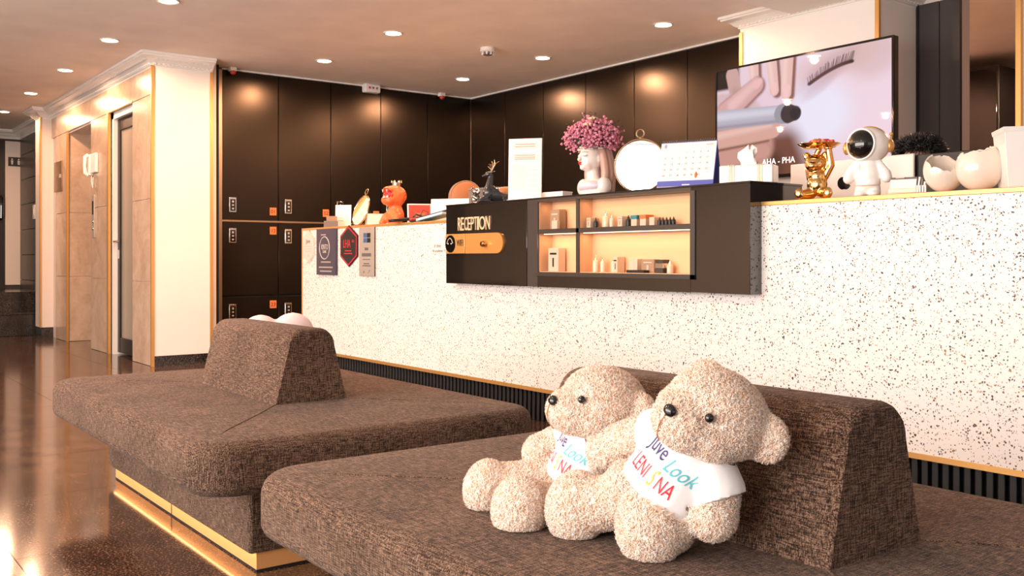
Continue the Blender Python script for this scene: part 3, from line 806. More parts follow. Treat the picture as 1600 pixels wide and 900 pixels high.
for z, k in ((-.035, .4), (-.055, .5)): MB().box(-w*k, w*k, -.0142, -.0135, z-.003, z+.003).build('printed_line', 'redpaint', t)
MB().prism([(0, -h*1.07), (w*1.09, -h*.535), (w*1.09, h*.535), (0, h*1.07), (-w*1.09, h*.535), (-w*1.09, -h*.535)], .0, .008, FRONT).build('back_plate', 'black', t)
a = at_y(564, 352, CF); b = at_y(590, 428, CF); cx = (a.x+b.x)/2; zt, zb = 1.122, .775; w = (b.x-a.x)/2; h = (zt-zb)/2
t = thing('award_plaque', 'silver rectangular plaque with four small blue and black squares', 'plaque', (cx, CF, (zt+zb)/2))
MB().box(-w, w*.86, -.016, 0, -h, h).build('plate', 'plaquegrey', t, bevel=.002)
MB().box(w*.86, w, -.016, 0, -h, h).build('edge_strip', 'chrome', t)
for i, mm in ((0, 'blueprint'), (1, 'black')):
    for j in (0, 1): MB().box(-.055+i*.054, -.006+i*.054, -.0172, -.016, .065+j*.036, .097+j*.036).build('printed_square', mm, t)
for z, k, th in ((.02, .22, .010), (-.022, .55, .012), (-.055, .45, .003), (-.085, .35, .004), (-.10, .5, .004)): MB().box(-w*k-.01, w*k-.01, -.0168, -.016, z-th, z+th).build('printed_line', 'ink', t)
text('lettering', 'A', .03, 'ink', t, (-.05, -.0165, -.145)); text('lettering', '7', .03, 'ink', t, (.02, -.0165, -.142), sx=1.3, shear=.5)
c = at_y(684, 387, CF)
t = thing('counter_sticker', 'small white sticker with two lines of grey print beside the cabinet', 'sticker', (c.x, CF, c.z))
MB().box(-.072, .072, -.001, 0, -.035, .10).build('backing', 'whiteplastic', t)
text('lettering', '# chois', .034, 'ink', t, (0, -.0014, .012), sx=.8); text('lettering', 'No.academic', .030, 'ink', t, (.0, -.0014, -.020), sx=.8)

# ================================================================== SOFAS
def rslab(b, x0, x1, y0, y1, z0, z1, rc, rt, rb, n=6, nc=8):
    rings = []
    def ring(ins, z):
        r = max(rc-ins, .01); out = []
        for cx, cy, a0 in ((x1-ins-r, y1-ins-r, 0), (x0+ins+r, y1-ins-r, PI/2), (x0+ins+r, y0+ins+r, PI), (x1-ins-r, y0+ins+r, 1.5*PI)):
            for k in range(nc+1):
                a = a0+PI/2*k/nc; out.append(Vector((cx+r*math.cos(a), cy+r*math.sin(a), z)))
        return out
    for k in range(n+1):
        a = PI/2*k/n; rings.append(ring(rb*(1-math.sin(a)), z0+rb*(1-math.cos(a))))
    for k in range(n+1):
        a = PI/2*k/n; rings.append(ring(rt*(1-math.cos(a)), z1-rt*(1-math.sin(a))))
    rings.append(ring(rt+.25, z1+.004))
    return b.rings(rings)
SEAT = .415
def make_sofa(cx, cy, label):
    t = thing('island_sofa', label, 'sofa', (cx, cy, 0), 0, 'island sofas')
    rslab(MB(), -.915, .915, -.575, .575, .264, SEAT-.004, .13, .045, .035).build('seat', 'sofa', t, sharp=60)
    MB().box(-.76, .745, -.375, .375, .055, .275).build('base', 'sofa', t, bevel=.012)
    MB().box(-.745, .73, -.348, .348, 0, .058).build('plinth', 'plinthgold', t)
    MB().box(-.7455, .7305, -.3485, .3485, 0, .006).build('plinth_foot', 'groove', t)
    for sy in (-1, 1): MB().box(-.74, .725, sy*.355-.004, sy*.355+.004, .0540, .0565).build('led_strip', 'ledglow', t)
    MB().box(-.03-.0012, -.03+.0012, -.350, -.347, .001, .056).build('plinth_joint', 'groove', t)
    # backrest: a wedge with a rounded ridge running along the middle of the seat
    prof = [(-.135, SEAT-.012), (-.135, SEAT+.002)]
    R = .055; zc_ = .662-R; cxr = .052-.02
    for k in range(9):
        a = PI - (PI/2)*k/8
        prof.append((-cxr+R*math.cos(a)*1.0-.0, zc_+R*math.sin(a)))
    for k in range(9):
        a = PI/2 - (PI/2)*k/8
        prof.append((cxr+R*math.cos(a), zc_+R*math.sin(a)))
    prof += [(.135, SEAT+.002), (.135, SEAT-.012)]
    rings = []
    for x, s in ((-.36, .955), (-.352, .985), (-.34, 1), (.34, 1), (.352, .985), (.36, .955)):
        rings.append([Vector((x, a*s, SEAT-.012 + (b-SEAT+.012)*(s if s < 1 else 1))) for a, b in prof])
    MB().rings(rings).build('backrest', 'sofa', t, sharp=50)
    for sx in (-1, 1):
        for sy in (-1, 1):
            pts = [(sx*.355, sy*.13, SEAT), (sx*.52, sy*.26, SEAT+.0), (sx*.70, sy*.42, SEAT-.002), (sx*.83, sy*.52, SEAT-.008)]
            MB().tube(pts, .0022, 6).build('seam', 'sofa', t)
    return t
make_sofa(-3.385, 1.43, 'brown woven island sofa with a pink cushion behind its backrest')
make_sofa(-1.262, 1.43, 'brown woven island sofa with two teddy bears sitting on it')

# ---- pink cushion behind the farther backrest
c = Vector((-3.85, 1.665, SEAT))
yw = yaw_to_cam(c)
t = thing('pink_cushion', 'pale pink heart shaped plush cushion behind the sofa backrest', 'cushion', c, yw)
hp = MB()
for x, r in ((-.072, .082), (.060, .090)): hp.ball((x, .0, .172), (r, .045, r*.95))
hp.ball((0, 0, .085), (.13, .045, .088)); hp.ball((.09, 0, .09), (.085, .04, .09))
put('cushion_body', remesh(hp, .008, 8, 'cushion_body'), 'pink', t)
MB().tube([(-.006, -.042, .20), (-.004, -.05, .17), (0, -.052, .12), (.002, -.05, .06)], .003, 6).build('centre_seam', 'pink', t)

# ================================================================== TEDDY BEARS
def cam_vec(r, f, u): return (RT*r + FW*f + UP*u)
def bear(name, label, hip, F, L, S, feet, hands, shirt_lines, seed, head, elbows=(None, None), knees=(None, None)):
    F = F.normalized(); L = (L - F*L.dot(F)).normalized(); U = F.cross(L)
    root = thing(name, label, 'teddy bear', (hip.x, hip.y, SEAT), 0, 'teddy bears on the sofa')
    off = Vector((hip.x, hip.y, SEAT))
    def w(l, f, u): return hip + (L*l + F*f + U*u)*S - off
    B = basis(L, F, U)
    Fh = head[0].normalized(); Lh = (head[1]-Fh*head[1].dot(Fh)).normalized(); Uh = Fh.cross(Lh); HB = basis(Lh, Fh, Uh)
    hc = hip + U*.190*S + F*.008*S - off
    def h(l, f, u): return hc + (Lh*l + Fh*f + Uh*u)*S
    torso = lambda b, g: (b.ball(w(0, .004, .045), tuple((x+g)*S for x in (.070, .064, .082)), B), b.ball(w(0, 0, .098), tuple((x+g)*S for x in (.060, .054, .058)), B))
    sh = [w(-.050, .004, .112), w(.050, .004, .112)]
    hands = [h-off for h in hands]; feet = [(a-off, b, s) for a, b, s in feet]
    b = MB(); torso(b, 0)
    b.ball(h(0, 0, .006), tuple(x*S for x in (.087, .083, .067)), HB)                  # head
    b.ball(h(0, .066, -.018), tuple(x*S for x in (.054, .050, .042)), HB)              # muzzle
    b.ball(h(0, .030, -.016), tuple(x*S for x in (.080, .066, .044)), HB)              # cheeks
    for s in (-1, 1):
        b.ball(h(s*.074, -.038, .016), tuple(x*S for x in (.041, .024, .037)), HB)     # ears
    els = []
    for i in (0, 1):
        e = elbows[i]-off if elbows[i] is not None else (sh[i]+hands[i])/2
        els.append(e)
        b.capsule(sh[i], e, .034*S, .032*S); b.capsule(e, hands[i], .032*S, .036*S); b.ball(hands[i], .039*S)
    for i in (0, 1):
        hj = w((-1, 1)[i]*.045, .02, .0); ft, ax, sc = feet[i]
        kn = knees[i]-off if knees[i] is not None else (hj+ft)/2
        b.capsule(hj, kn, .046*S, .044*S); b.capsule(kn, ft, .044*S, .046*S)
        ax = ax.normalized(); sx = ax.cross(UP).normalized(); up = sx.cross(ax)
        b.ball(ft, tuple(x*S*sc for x in (.050, .044, .056)), basis(sx, ax, up))       # foot, sole facing along ax
    # nothing below the seat
    body = remesh(b, .0065, 6, 'body')
    # shirt: a loose shell over chest and upper arms, open at neck and hem
    s = MB(); torso(s, .0085)
    for i in (0, 1):
        d = (els[i]-sh[i]).normalized()
        s.capsule(sh[i], sh[i]+d*.030*S, .041*S, .044*S)
    sm = remesh(s, .0042, 8, 'shirt')
    bm = bmesh.new(); bm.from_mesh(sm)
    def cut(p, n):
        bmesh.ops.bisect_plane(bm, geom=bm.verts[:]+bm.edges[:]+bm.faces[:], plane_co=p, plane_no=n, clear_outer=True)
    cut(w(0, 0, .146), U); cut(w(0, 0, .026), -U)
    for i in (0, 1):
        d = (els[i]-sh[i]).normalized()
        def on_arm(v): return (v.co-sh[i]).dot(d) > .010*S and ((v.co-sh[i]) - d*(v.co-sh[i]).dot(d)).length < .058*S and (v.co-w(0, 0, .06)).length > .070*S
        fs_ = [f for f in bm.faces if all(on_arm(v) for v in f.verts)]
        es_ = list({e for f in fs_ for e in f.edges}); vs_ = list({v for f in fs_ for v in f.verts})
        bmesh.ops.bisect_plane(bm, geom=vs_+es_+fs_, plane_co=sh[i]+d*.040*S, plane_no=d, clear_outer=True)
    bmesh.ops.holes_fill(bm, edges=[e for e in bm.edges if e.is_boundary], sides=24)
    bm.to_mesh(sm); bm.free()
    tree = BVHTree.FromPolygons([v.co.copy() for v in sm.vertices], [tuple(p.vertices) for p in sm.polygons])
    def skip(p, n):
        q = tree.ray_cast(p, n, .03)
        if q[0] is not None: return True
        q = tree.find_nearest(p, .005)
        return q[0] is not None
    fur = tufts(body, 56000, .0056*S, .0011, .9, seed, skip)
    fur.name = 'body'
    for v in fur.vertices:
        if v.co.z < .001: v.co.z = .001 + (v.co.z-.001)*.02
    put('body', fur, 'fur', root)
    so = put('shirt', sm, 'whitefab', root)
    md = so.modifiers.new('solid', 'SOLIDIFY'); md.thickness = .0016; md.offset = 1
    for s_ in (-1, 1):
        MB().ball(h(s_*.044, .0775 if s_ > 0 else .056, .024), .0076*S).build('eye', 'blackgloss', root)
    MB().ball(h(0, .113, .002), tuple(x*S for x in (.0125, .009, .010)), HB).build('nose', 'blackgloss', root)
    MB().tube([h(0, .119, -.006), h(0, .120, -.025), h(0, .110, -.045), h(0, .098, -.056)], .0011, 5).build('mouth_stitch', 'tan', root)
    # lettering wrapped on the chest
    for txt, size, sx, l0, u0, mat, rot, shear in shirt_lines:
        me = text_mesh(txt, size*S, 0, sx, shear=shear)
        bm = bmesh.new(); bm.from_mesh(me)
        bmesh.ops.triangulate(bm, faces=bm.faces[:])
        bmesh.ops.subdivide_edges(bm, edges=[e for e in bm.edges if e.calc_length() > .006], cuts=2)
        bm.to_mesh(me); bm.free()
        ca, sa = math.cos(rot), math.sin(rot)
        for v in me.vertices:
            x, y = v.co.x*ca-v.co.y*sa, v.co.x*sa+v.co.y*ca
            o_ = w(l0, .20, u0) + L*x + U*y
            q = tree.ray_cast(o_, -F, .3)
            v.co = (q[0] + F*.0034) if q[0] is not None else (o_ - F*.13*S)
        put('shirt_lettering', me, mat, so)
    return root

LINES = [('Juve', .038, .70, -.026, .103, 'navyink', .0, 0), ('Look', .034, .74, .028, .094, 'tealink', .0, .35),
         ('LENI', .036, .56, -.031, .062, 'redpaint', 0, 0), ('S', .044, .45, .000, .061, 'goldink', 0, .3), ('NA', .036, .60, .026, .061, 'redpaint', 0, 0)]
# right bear, rolled onto its left side against the backrest
FA = cam_vec(-.63, -.76, .15); LA = cam_vec(.66, -.50, -.55)
hipA = at_d(1024, 789, 1.625)
bear('teddy_bear', 'larger cream teddy bear on the right, facing the camera, red lettering on white shirt', hipA, FA, LA, 1.0,
     [(at_d(900, 793, 1.70), cam_vec(-.75, -.55, .25), 1.12), (at_d(1016, 822, 1.575), cam_vec(-.35, -.85, .2), 1.12)],
     [at_d(950, 702, 1.76), at_d(1113, 806, 1.55)], LINES, 3, (cam_vec(-.76, -.62, .16), cam_vec(.56, -.62, -.50)), (at_d(1000, 680, 1.68), at_d(1124, 775, 1.555)), (at_d(968, 782, 1.665), None))
FB_ = cam_vec(-.86, -.48, .15); LB = cam_vec(.45, -.84, -.30)
hipB = at_d(906, 768, 1.865)
bear('teddy_bear', 'cream teddy bear on the left, seen in profile with its legs stretched out', hipB, FB_, LB, .96,
     [(at_d(760, 762, 1.885), cam_vec(-.9, -.3, .25), 1.0), (at_d(812, 795, 1.755), cam_vec(-.75, -.6, .2), 1.12)],
     [at_d(846, 708, 1.93), at_d(950, 712, 1.765)], LINES, 5, (cam_vec(-.90, -.40, .12), cam_vec(.38, -.88, -.25)), (at_d(864, 694, 1.93), at_d(948, 690, 1.785)))

# ================================================================== ON THE COUNTER, LEFT OF THE CABINET
def spot(px, y, z=CT): p = at_y(px, 400, y); return Vector((p.x, y, z))
c = spot(517, 3.46); t = thing('card_box', 'small grey brown card box at the left end of the counter', 'box', c, yaw_to_cam(c))
MB().box(-.055, .055, -.04, .04, 0, .055).build('box_body', 'greyplastic', t, bevel=.003)
MB().box(-.035, .05, .0, .03, .055, .095).build('cards', 'boxbrown', t, bevel=.001)
c = spot(534, 3.58); t = thing('paper_notice', 'white paper notice in a stand behind the round gold mirror', 'notice', c, yaw_to_cam(c)-.3)
MB().box(-.055, .075, -.002, .002, .012, .190, Matrix.Rotation(-.08, 4, 'X')).build('sheet', 'paper', t)
MB().box(-.06, .08, -.025, .025, 0, .012).build('stand', 'clear', t, bevel=.002)
for z in (.06, .085, .11, .135): MB().box(-.035, .01, -.0035, -.002, z, z+.005, Matrix.Rotation(-.08, 4, 'X')).build('printed_line', 'plaquegrey', t)
def round_mirror(c, yaw, R, tilt, label, roll=0, rim='palegold', ring=.022):
    t = thing('table_mirror', label, 'mirror', c, yaw)
    mt = Matrix.Translation((0, 0, .0)) @ Matrix.Rotation(-tilt, 4, 'X') @ Matrix.Translation((0, 0, R+.004))
    RX = Matrix.Rotation(PI/2, 4, 'X')
    MB().lathe([(0, -.004), (R*.985, -.004), (R*.985, .002), (0, .002)], n=56, mat=mt @ RX).build('glass', 'mirror', t)
    MB().tube([(mt @ Vector((R*math.cos(a), 0, R*math.sin(a)))) for a in np.linspace(0, 2*PI, 57)[:-1]], .0055, 8, closed=True).build('rim', rim, t)
    MB().tube([(mt @ Vector((ring*math.cos(a), 0, R+ring+.010+ring*math.sin(a)))) for a in np.linspace(0, 2*PI, 25)[:-1]], .0032, 8, closed=True).cyl(mt @ Vector((0, 0, R)), mt @ Vector((0, 0, R+.012)), .004, n=8).build('hanging_ring', rim, t)
    MB().lathe([(0, -.007), (R*.9, -.007), (R*.9, -.004), (0, -.004)], n=40, mat=mt @ RX).build('back_plate', rim, t)
    a = mt @ Vector((0, .004, R*.7)); MB().tube([a, (0, a.y+.10, .004)], .003, 6).build('stand_leg', 'black', t)
    return t
c = spot(557, 3.40); round_mirror(c, -.05, .118, .31, 'round gold mirror with a ring leaning at the left of the counter')
c = spot(591, 3.53); t = thing('tray_box', 'low white open box on the counter beside the orange figurine', 'box', c, yaw_to_cam(c)+.2)
MB().box(-.09, .09, -.06, .06, 0, .008).box(-.09, .09, -.06, -.056, .008, .088).box(-.09, .09, .056, .06, .008, .088).box(-.09, -.086, -.056, .056, .008, .088).box(.086, .09, -.056, .056, .008, .088).build('box_body', 'whiteplastic', t, bevel=.001)
MB().box(-.094, .094, -.064, -.056, .083, .089).box(-.094, .094, .056, .064, .083, .089).build('box_rim', 'whitegloss', t)

# orange roaring figurine: faceted body and head thrown back, open mouth, small crown
c = spot(617, 3.41); t = thing('roaring_figurine', 'orange faceted roaring animal figurine wearing a small crown', 'figurine', c, yaw_to_cam(c)-.9)
b = MB()
b.ball((0, .0, .055), (.075, .062, .07)); b.ball((.0, .0, .115), (.05, .045, .05))
b.ball((0, .0, .195), (.082, .085, .078)); b.ball((0, -.055, .165), (.058, .05, .04)); b.ball((0, -.05, .235), (.05, .045, .028))
b.capsule((-.06, -.03, .05), (-.065, -.06, .012), .03, .026); b.capsule((.06, -.03, .05), (.065, -.06, .012), .03, .026)
for s in (-1, 1): b.ball((s*.072, .02, .215), (.016, .016, .022))
me = remesh(b, .007, 3, 'body')
bm = bmesh.new(); bm.from_mesh(me)
cc = Vector((0, -.092, .208))
for v in bm.verts:                                       # hollow out the open mouth
    d = v.co-cc; q = (d.x/.048)**2+(d.y/.07)**2+(d.z/.040)**2
    if q < 1: v.co.y += (1-q)**.5*.058
    if v.co.z < 0: v.co.z = 0
bmesh.ops.dissolve_limit(bm, angle_limit=math.radians(22), verts=bm.verts[:], edges=bm.edges[:])
bmesh.ops.triangulate(bm, faces=bm.faces[:])
bm.to_mesh(me); bm.free(); me.polygons.foreach_set('use_smooth', [False]*len(me.polygons))
put('body', me, 'orange', t)
MB().ball((0, -.050, .205), (.034, .020, .026)).build('mouth_lining', 'redpaint', t)
tb = MB()
for x in (-.024, -.010, .010, .024): tb.cyl((x, -.083, .180), (x, -.080, .198), .006, .001, 6)
for x in (-.022, .022): tb.cyl((x, -.090, .238), (x, -.088, .216), .006, .001, 6)
tb.build('teeth', 'whitegloss', t)
cr = MB().lathe([(.030, .262), (.033, .290), (.030, .290), (.027, .264)], (0, .015, 0), 16)
for k in range(6):
    a = 2*PI*k/6; cr.cyl((.032*math.cos(a), .015+.032*math.sin(a), .288), (.035*math.cos(a), .015+.035*math.sin(a), .306), .008, .002, 6)
cr.build('crown', 'palegold', t)

c = spot(656, 3.52); t = thing('photo_frame', 'red tablet in a white frame standing on the counter', 'tablet', c, yaw_to_cam(c)+.1)
mt = Matrix.Rotation(-.28, 4, 'X')
MB().box(-.085, .085, -.006, .006, .004, .145, mt).build('frame', 'whitegloss', t, bevel=.004)
MB().box(-.075, .075, -.0075, -.006, .014, .135, mt).build('screen', 'red', t)
MB().box(-.03, .04, -.009, -.0075, .03, .075, mt).build('label', 'tan', t)
MB().tube([(.035, -.012, .02), (.0, -.02, .05), (.02, -.02, .095), (.055, -.015, .08), (.06, -.02, .02)], .003, 6).build('cable', 'black', t)
MB().box(-.02, .02, .0, .09, 0, .006).build('prop', 'whitegloss', t)
c = spot(628, 3.345, CT); c = spot(632, 3.36); t = thing('desk_phone', 'black card reader with a cable lying on the counter edge', 'card reader', c, yaw_to_cam(c)+.5)
MB().box(-.105, .105, -.03, .035, 0, .022, Matrix.Rotation(-.10, 4, 'Y') @ Matrix.Translation((0, 0, .012))).build('body', 'black', t, bevel=.006)
MB().box(-.03, .02, -.022, .022, .032, .036, Matrix.Rotation(-.10, 4, 'Y')).build('screen', 'blackgloss', t)
MB().tube([(.07, 0, .042), (.10, .02, .062), (.15, .03, .05), (.17, .02, .02)], .006, 6).build('cable', 'black', t)
c = spot(652, 3.36); t = thing('stapler', 'black and red stapler lying on the counter beside the blue folder', 'stapler', c, yaw_to_cam(c)+.6)
MB().box(-.055, .055, -.014, .014, 0, .010).build('base', 'black', t, bevel=.003)
MB().box(-.055, .045, -.013, .013, .014, .030, Matrix.Rotation(-.09, 4, 'Y')).build('arm', 'red', t, bevel=.005)
c = spot(682, 3.40); t = thing('blue_folder', 'sky blue folder lying on the counter next to the black cabinet', 'folder', c, .2)
mt = Matrix.Rotation(-.16, 4, 'Y') @ Matrix.Translation((0, 0, .022))
MB().box(-.13, .12, -.06, .06, 0, .020, mt).build('cover', 'blue', t, bevel=.003)
MB().box(-.125, .122, -.062, .055, .005, .015, mt).build('sheets', 'paper', t)
mt2 = mt @ Matrix.Translation((0, 0, .024))
MB().box(-.16, .12, -.02, .05, 0, .010, mt2).build('pen_tray', 'black', t, bevel=.002)
c = spot(708, 3.56); t = thing('white_board', 'plain white board leaning behind the blue folder', 'board', c, yaw_to_cam(c)-.35)
mt = Matrix.Rotation(-.14, 4, 'X')
MB().box(-.165, .165, -.004, .004, .01, .160, mt).build('panel', 'whitegloss', t, bevel=.003)
MB().box(-.15, .15, .0, .05, 0, .010).build('prop', 'whiteplastic', t, bevel=.003)
c = spot(727, 3.685); t = thing('round_handbag', 'round tan leather handbag behind the plain white board', 'handbag', c, yaw_to_cam(c)+.2)
RX = Matrix.Rotation(PI/2, 4, 'X')
MB().lathe([(0, -.045), (.085, -.045), (.105, -.03), (.108, 0), (.105, .03), (.085, .045), (0, .045)], (0, 0, .175), 36, RX).build('bag_body', 'tan', t)
for y in (-.03, .03): MB().tube([(.107*math.cos(a), y, .175+.107*math.sin(a)) for a in np.linspace(0, 2*PI, 33)[:-1]], .004, 6, closed=True).build('piping', 'boxbrown', t)
MB().box(-.06, .06, -.04, .04, 0, .075).build('bag_base', 'tan', t, bevel=.015)

# ================================================================== ON THE BLACK CABINET
TZ = BZ1
c = spot(757, 3.46, TZ); t = thing('grey_organiser', 'dark grey box behind the deer figurine', 'box', c, .0)
MB().box(-.155, .12, -.012, .05, 0, .105).build('box_body', 'greyplastic', t, bevel=.003)
MB().box(-.16, .125, -.016, .054, .100, .110).build('lid', 'greyplastic', t, bevel=.002)
# small pewter bear cub sitting
c = spot(743, 3.37, TZ); t = thing('pewter_cub', 'small pewter bear cub figurine left of the deer', 'figurine', c, yaw_to_cam(c)+.7)
b = MB().ball((0, .004, .032), (.026, .024, .034)).ball((0, -.004, .080), (.026, .025, .023)).ball((0, -.028, .074), (.012, .012, .010))
for s in (-1, 1):
    b.ball((s*.022, .002, .100), (.010, .006, .010)); b.capsule((s*.02, -.008, .05), (s*.012, -.03, .038), .009, .008); b.capsule((s*.018, -.01, .014), (s*.024, -.036, .010), .012, .011)
put('body', remesh(b, .003, 3, 'body'), 'silverfig', t)
MB().ball((0, -.040, .077), (.004, .003, .003), u=8, v=6).build('nose', 'black', t)
# lying deer, head raised, gold antlers
c = spot(776, 3.36, TZ); t = thing('deer_figurine', 'dark glazed lying deer figurine with gold antlers', 'figurine', c, yaw_to_cam(c)+.15)
b = MB()
b.ball((.022, 0, .036), (.072, .030, .036)); b.ball((.070, 0, .034), (.036, .032, .034)); b.ball((-.030, 0, .045), (.034, .026, .038))
b.capsule((-.036, 0, .062), (-.026, 0, .118), .020, .0115); b.ball((-.034, 0, .128), (.018, .012, .013)); b.capsule((-.040, 0, .126), (-.062, 0, .120), .010, .0055)
for s in (-1, 1):
    b.capsule((-.022, s*.010, .137), (-.008, s*.026, .141), .005, .003)
    b.capsule((-.045, s*.016, .028), (-.078, s*.020, .009), .012, .008); b.capsule((-.078, s*.020, .009), (-.035, s*.024, .008), .008, .007)
    b.capsule((.072, s*.024, .026), (.030, s*.034, .010), .016, .008)
b.ball((.108, 0, .045), (.010, .007, .010))
put('body', remesh(b, .0032, 4, 'body'), 'deergrey', t); t.scale = (1.32,)*3
for s in (-1, 1):
    a = MB(); pts = [Vector((-.026, s*.008, .137)), Vector((-.020, s*.022, .152)), Vector((-.012, s*.034, .170)), Vector((-.016, s*.038, .190))]
    a.tube(pts, [.0038, .0034, .003, .0016], 6)
    a.tube([pts[1], pts[1]+Vector((-.016, s*.004, .014))], [.003, .0012], 6); a.tube([pts[2], pts[2]+Vector((.016, s*.010, .012))], [.003, .0012], 6); a.tube([pts[2], pts[2]+Vector((-.018, s*.008, .008))], [.0028, .0012], 6)
    a.build('antler', 'palegold', t)
MB().ball((.045, -.006, .052), (.050, .030, .022)).build('saddle_glaze', 'tan', t)
# menu stand
c = spot(820, 3.38, TZ); t = thing('menu_stand', 'white framed price list in a clear upright stand', 'menu stand', c, yaw_to_cam(c)-.25)
mt = Matrix.Rotation(-.05, 4, 'X')
MB().box(-.098, .098, -.006, .006, .006, .360, mt).build('frame', 'whitegloss', t, bevel=.002)
MB().box(-.088, .088, -.0075, -.006, .018, .350, mt).build('sheet', 'paper', t)
MB().box(-.075, .075, -.0085, -.0075, .300, .338, mt).box(-.075, .075, -.0085, -.0075, .235, .27, mt).box(-.075, .0, -.0085, -.0075, .07, .21, mt).build('printed_block', 'plaquepale', t)
for z in (.055, .085, .115, .145, .175): MB().box(.008, .075, -.0085, -.0075, z, z+.006, mt).build('printed_line', 'plaquegrey', t)
for z in (.325, .312, .262, .250, .24): MB().box(-.06, .06, -.0095, -.0085, z, z+.003, mt).build('printed_line', 'red', t)
MB().box(-.10, .10, -.03, .04, 0, .008).build('foot', 'whitegloss', t, bevel=.002)
c = spot(865, 3.50, TZ); t = thing('card_tray', 'low white box on the cabinet between price list and flower vase', 'box', c, .1)
MB().box(-.10, .10, -.03, .05, 0, .048).build('box_body', 'whiteplastic', t, bevel=.003)
MB().box(-.102, .102, -.032, .052, .042, .050).build('lid', 'whitegloss', t, bevel=.002)

# ---- vase shaped as a woman's head, filled with pink flowers
c = spot(925, 3.40, TZ); t = thing('head_vase', 'white porcelain vase shaped as a woman with closed eyes and long hair', 'vase', c, yaw_to_cam(c)-.95)
b = MB()          # face looks along -Y
b.ball((0, .010, .040), (.085, .055, .055)); b.ball((0, .01, .0), (.085, .06, .05)); b.capsule((0, .012, .07), (0, .004, .125), .034, .032)
b.ball((0, .0, .185), (.056, .066, .066)); b.ball((0, -.030, .158), (.040, .036, .040)); b.ball((0, -.052, .136), (.018, .016, .014))
b.capsule((0, -.062, .196), (0, -.076, .172), .007, .009); b.ball((0, -.066, .155), (.013, .008, .008))
for s in (-1, 1): b.ball((s*.054, .006, .178), (.008, .013, .019)); b.ball((s*.082, .012, .045), (.032, .036, .045)); b.ball((s*.024, -.054, .192), (.014, .010, .007))
b.lathe([(.042, .215), (.050, .245), (.044, .250), (0, .235)], (0, .004, 0), 28)
me = remesh(b, .0042, 5, 'body')
for v in me.vertices:
    if v.co.z < 0: v.co.z = 0
put('body', me, 'porcelain', t)
b = MB(); b.ball((0, .030, .200), (.066, .064, .060))
for k in range(9):
    a = math.radians(-10+k*25); x0_, y0_ = .060*math.cos(a), .034+.050*math.sin(a)
    pts = [(x0_*.8, y0_, .225), (x0_*1.06, y0_*1.05, .17), (x0_*1.22, y0_*1.1+.004*math.sin(k), .11), (x0_*1.12, y0_*1.15, .06), (x0_*1.30, y0_*1.1, .012)]
    b.tube(pts, [.018, .022, .023, .021, .016], 8)
me = remesh(b, .0045, 3, 'hair')
for v in me.vertices: 
    if v.co.z < 0: v.co.z = 0
put('hair', me, 'hairbrown', t)
MB().ball((0, -.071, .158), (.012, .006, .0045)).ball((0, -.069, .151), (.010, .006, .0045)).build('lips', 'lips', t)
for s in (-1, 1):
    MB().tube([(s*.012, -.063, .190), (s*.024, -.064, .187), (s*.037, -.055, .190)], .0014, 5).build('eyelash', 'greyplastic', t)
    MB().tube([(s*.010, -.064, .206), (s*.024, -.064, .210), (s*.040, -.053, .206)], .0014, 5).build('eyebrow', 'boxbrown', t)
b = MB(); b.ball((0, -.008, .048), (.086, .048, .030)); b.build('bodice', 'bodice', t)
gb = MB(); rng = random.Random(2)
for k in range(16):
    a = 2*PI*k/16; p = Vector((.062*math.cos(a), .008+.064*math.sin(a), .222+.006*math.sin(k*2.2)))
    for q in range(5):
        d = 2*PI*q/5; gb.ball(p+Vector((.008*math.cos(d), .008*math.sin(d), .004)), (.008, .008, .005), u=8, v=6)
gb.build('flower_garland', 'porcelain', t); t.scale = (1.1,)*3
fl = thing('flower_bouquet', 'round bouquet of tiny dried pink flowers standing in the head vase', 'flowers', c + Vector((0, 0, .250)), 0)
fc = Vector((0, 0, .055)); rng = random.Random(5)
fb = MB(); st = MB(); lf = MB(); pf = MB()
def petal_cluster(b, p, r):
    b.ball(p, r, u=6, v=4)
for k in range(1900):
    while True:
        d = Vector((rng.gauss(0, 1), rng.gauss(0, 1), rng.gauss(0, 1))).normalized()
        if d.z > -.62: break
    rr = rng.uniform(.68, 1.06) if rng.random() < .94 else rng.uniform(1.05, 1.25)
    p = fc + Vector((d.x*.150, d.y*.125, d.z*.098))*rr
    if d.z < -.05 and (Vector((d.x, d.y))-Vector((-.3, -.9))).length < .45: continue
    if rng.random() < .07: lf.ball(p, (.010, .006, .004), Matrix.Rotation(rng.random()*6, 4, 'Z') @ Matrix.Rotation(rng.random()*3, 4, 'X'), 6, 4)
    else: petal_cluster(fb, p, rng.uniform(.0045, .0085))
    if k % 9 == 0: st.tube([Vector((0, 0, -.01)), p*.5+Vector((0, 0, .01)), p], .001, 4)
tag(fb.build('florets', 'floret', fl), kind='stuff'); tag(st.build('stems', 'leaf', fl), kind='stuff'); tag(lf.build('leaves', 'leaf', fl), kind='stuff')
core = MB().ball(fc, (.100, .082, .058)); core.build('bouquet_core', 'leaf', fl)
def rose(p, r):
    b = MB(); b.ball(p, (r*.5, r*.5, r*.5), u=10, v=6)
    for ring_, n_ in ((.55, 4), (.9, 6)):
        for k in range(n_):
            a = 2*PI*k/n_+ring_; b.ball(p+Vector((r*ring_*math.cos(a), r*ring_*math.sin(a), -r*.1*ring_)), (r*.42, r*.42, r*.34), u=8, v=6)
    return b
toc = (Vector((0, 0, 0))-c); toc.z = 0; toc.normalize(); side = Vector((-toc.y, toc.x, 0))
for dl, dz, r in ((.02, .075, .022), (-.004, .105, .02)):
    rose(fc + toc*.085 - side*dl*1 + Vector((0, 0, dz-.01)), r).build('rose', 'palefloret', fl)
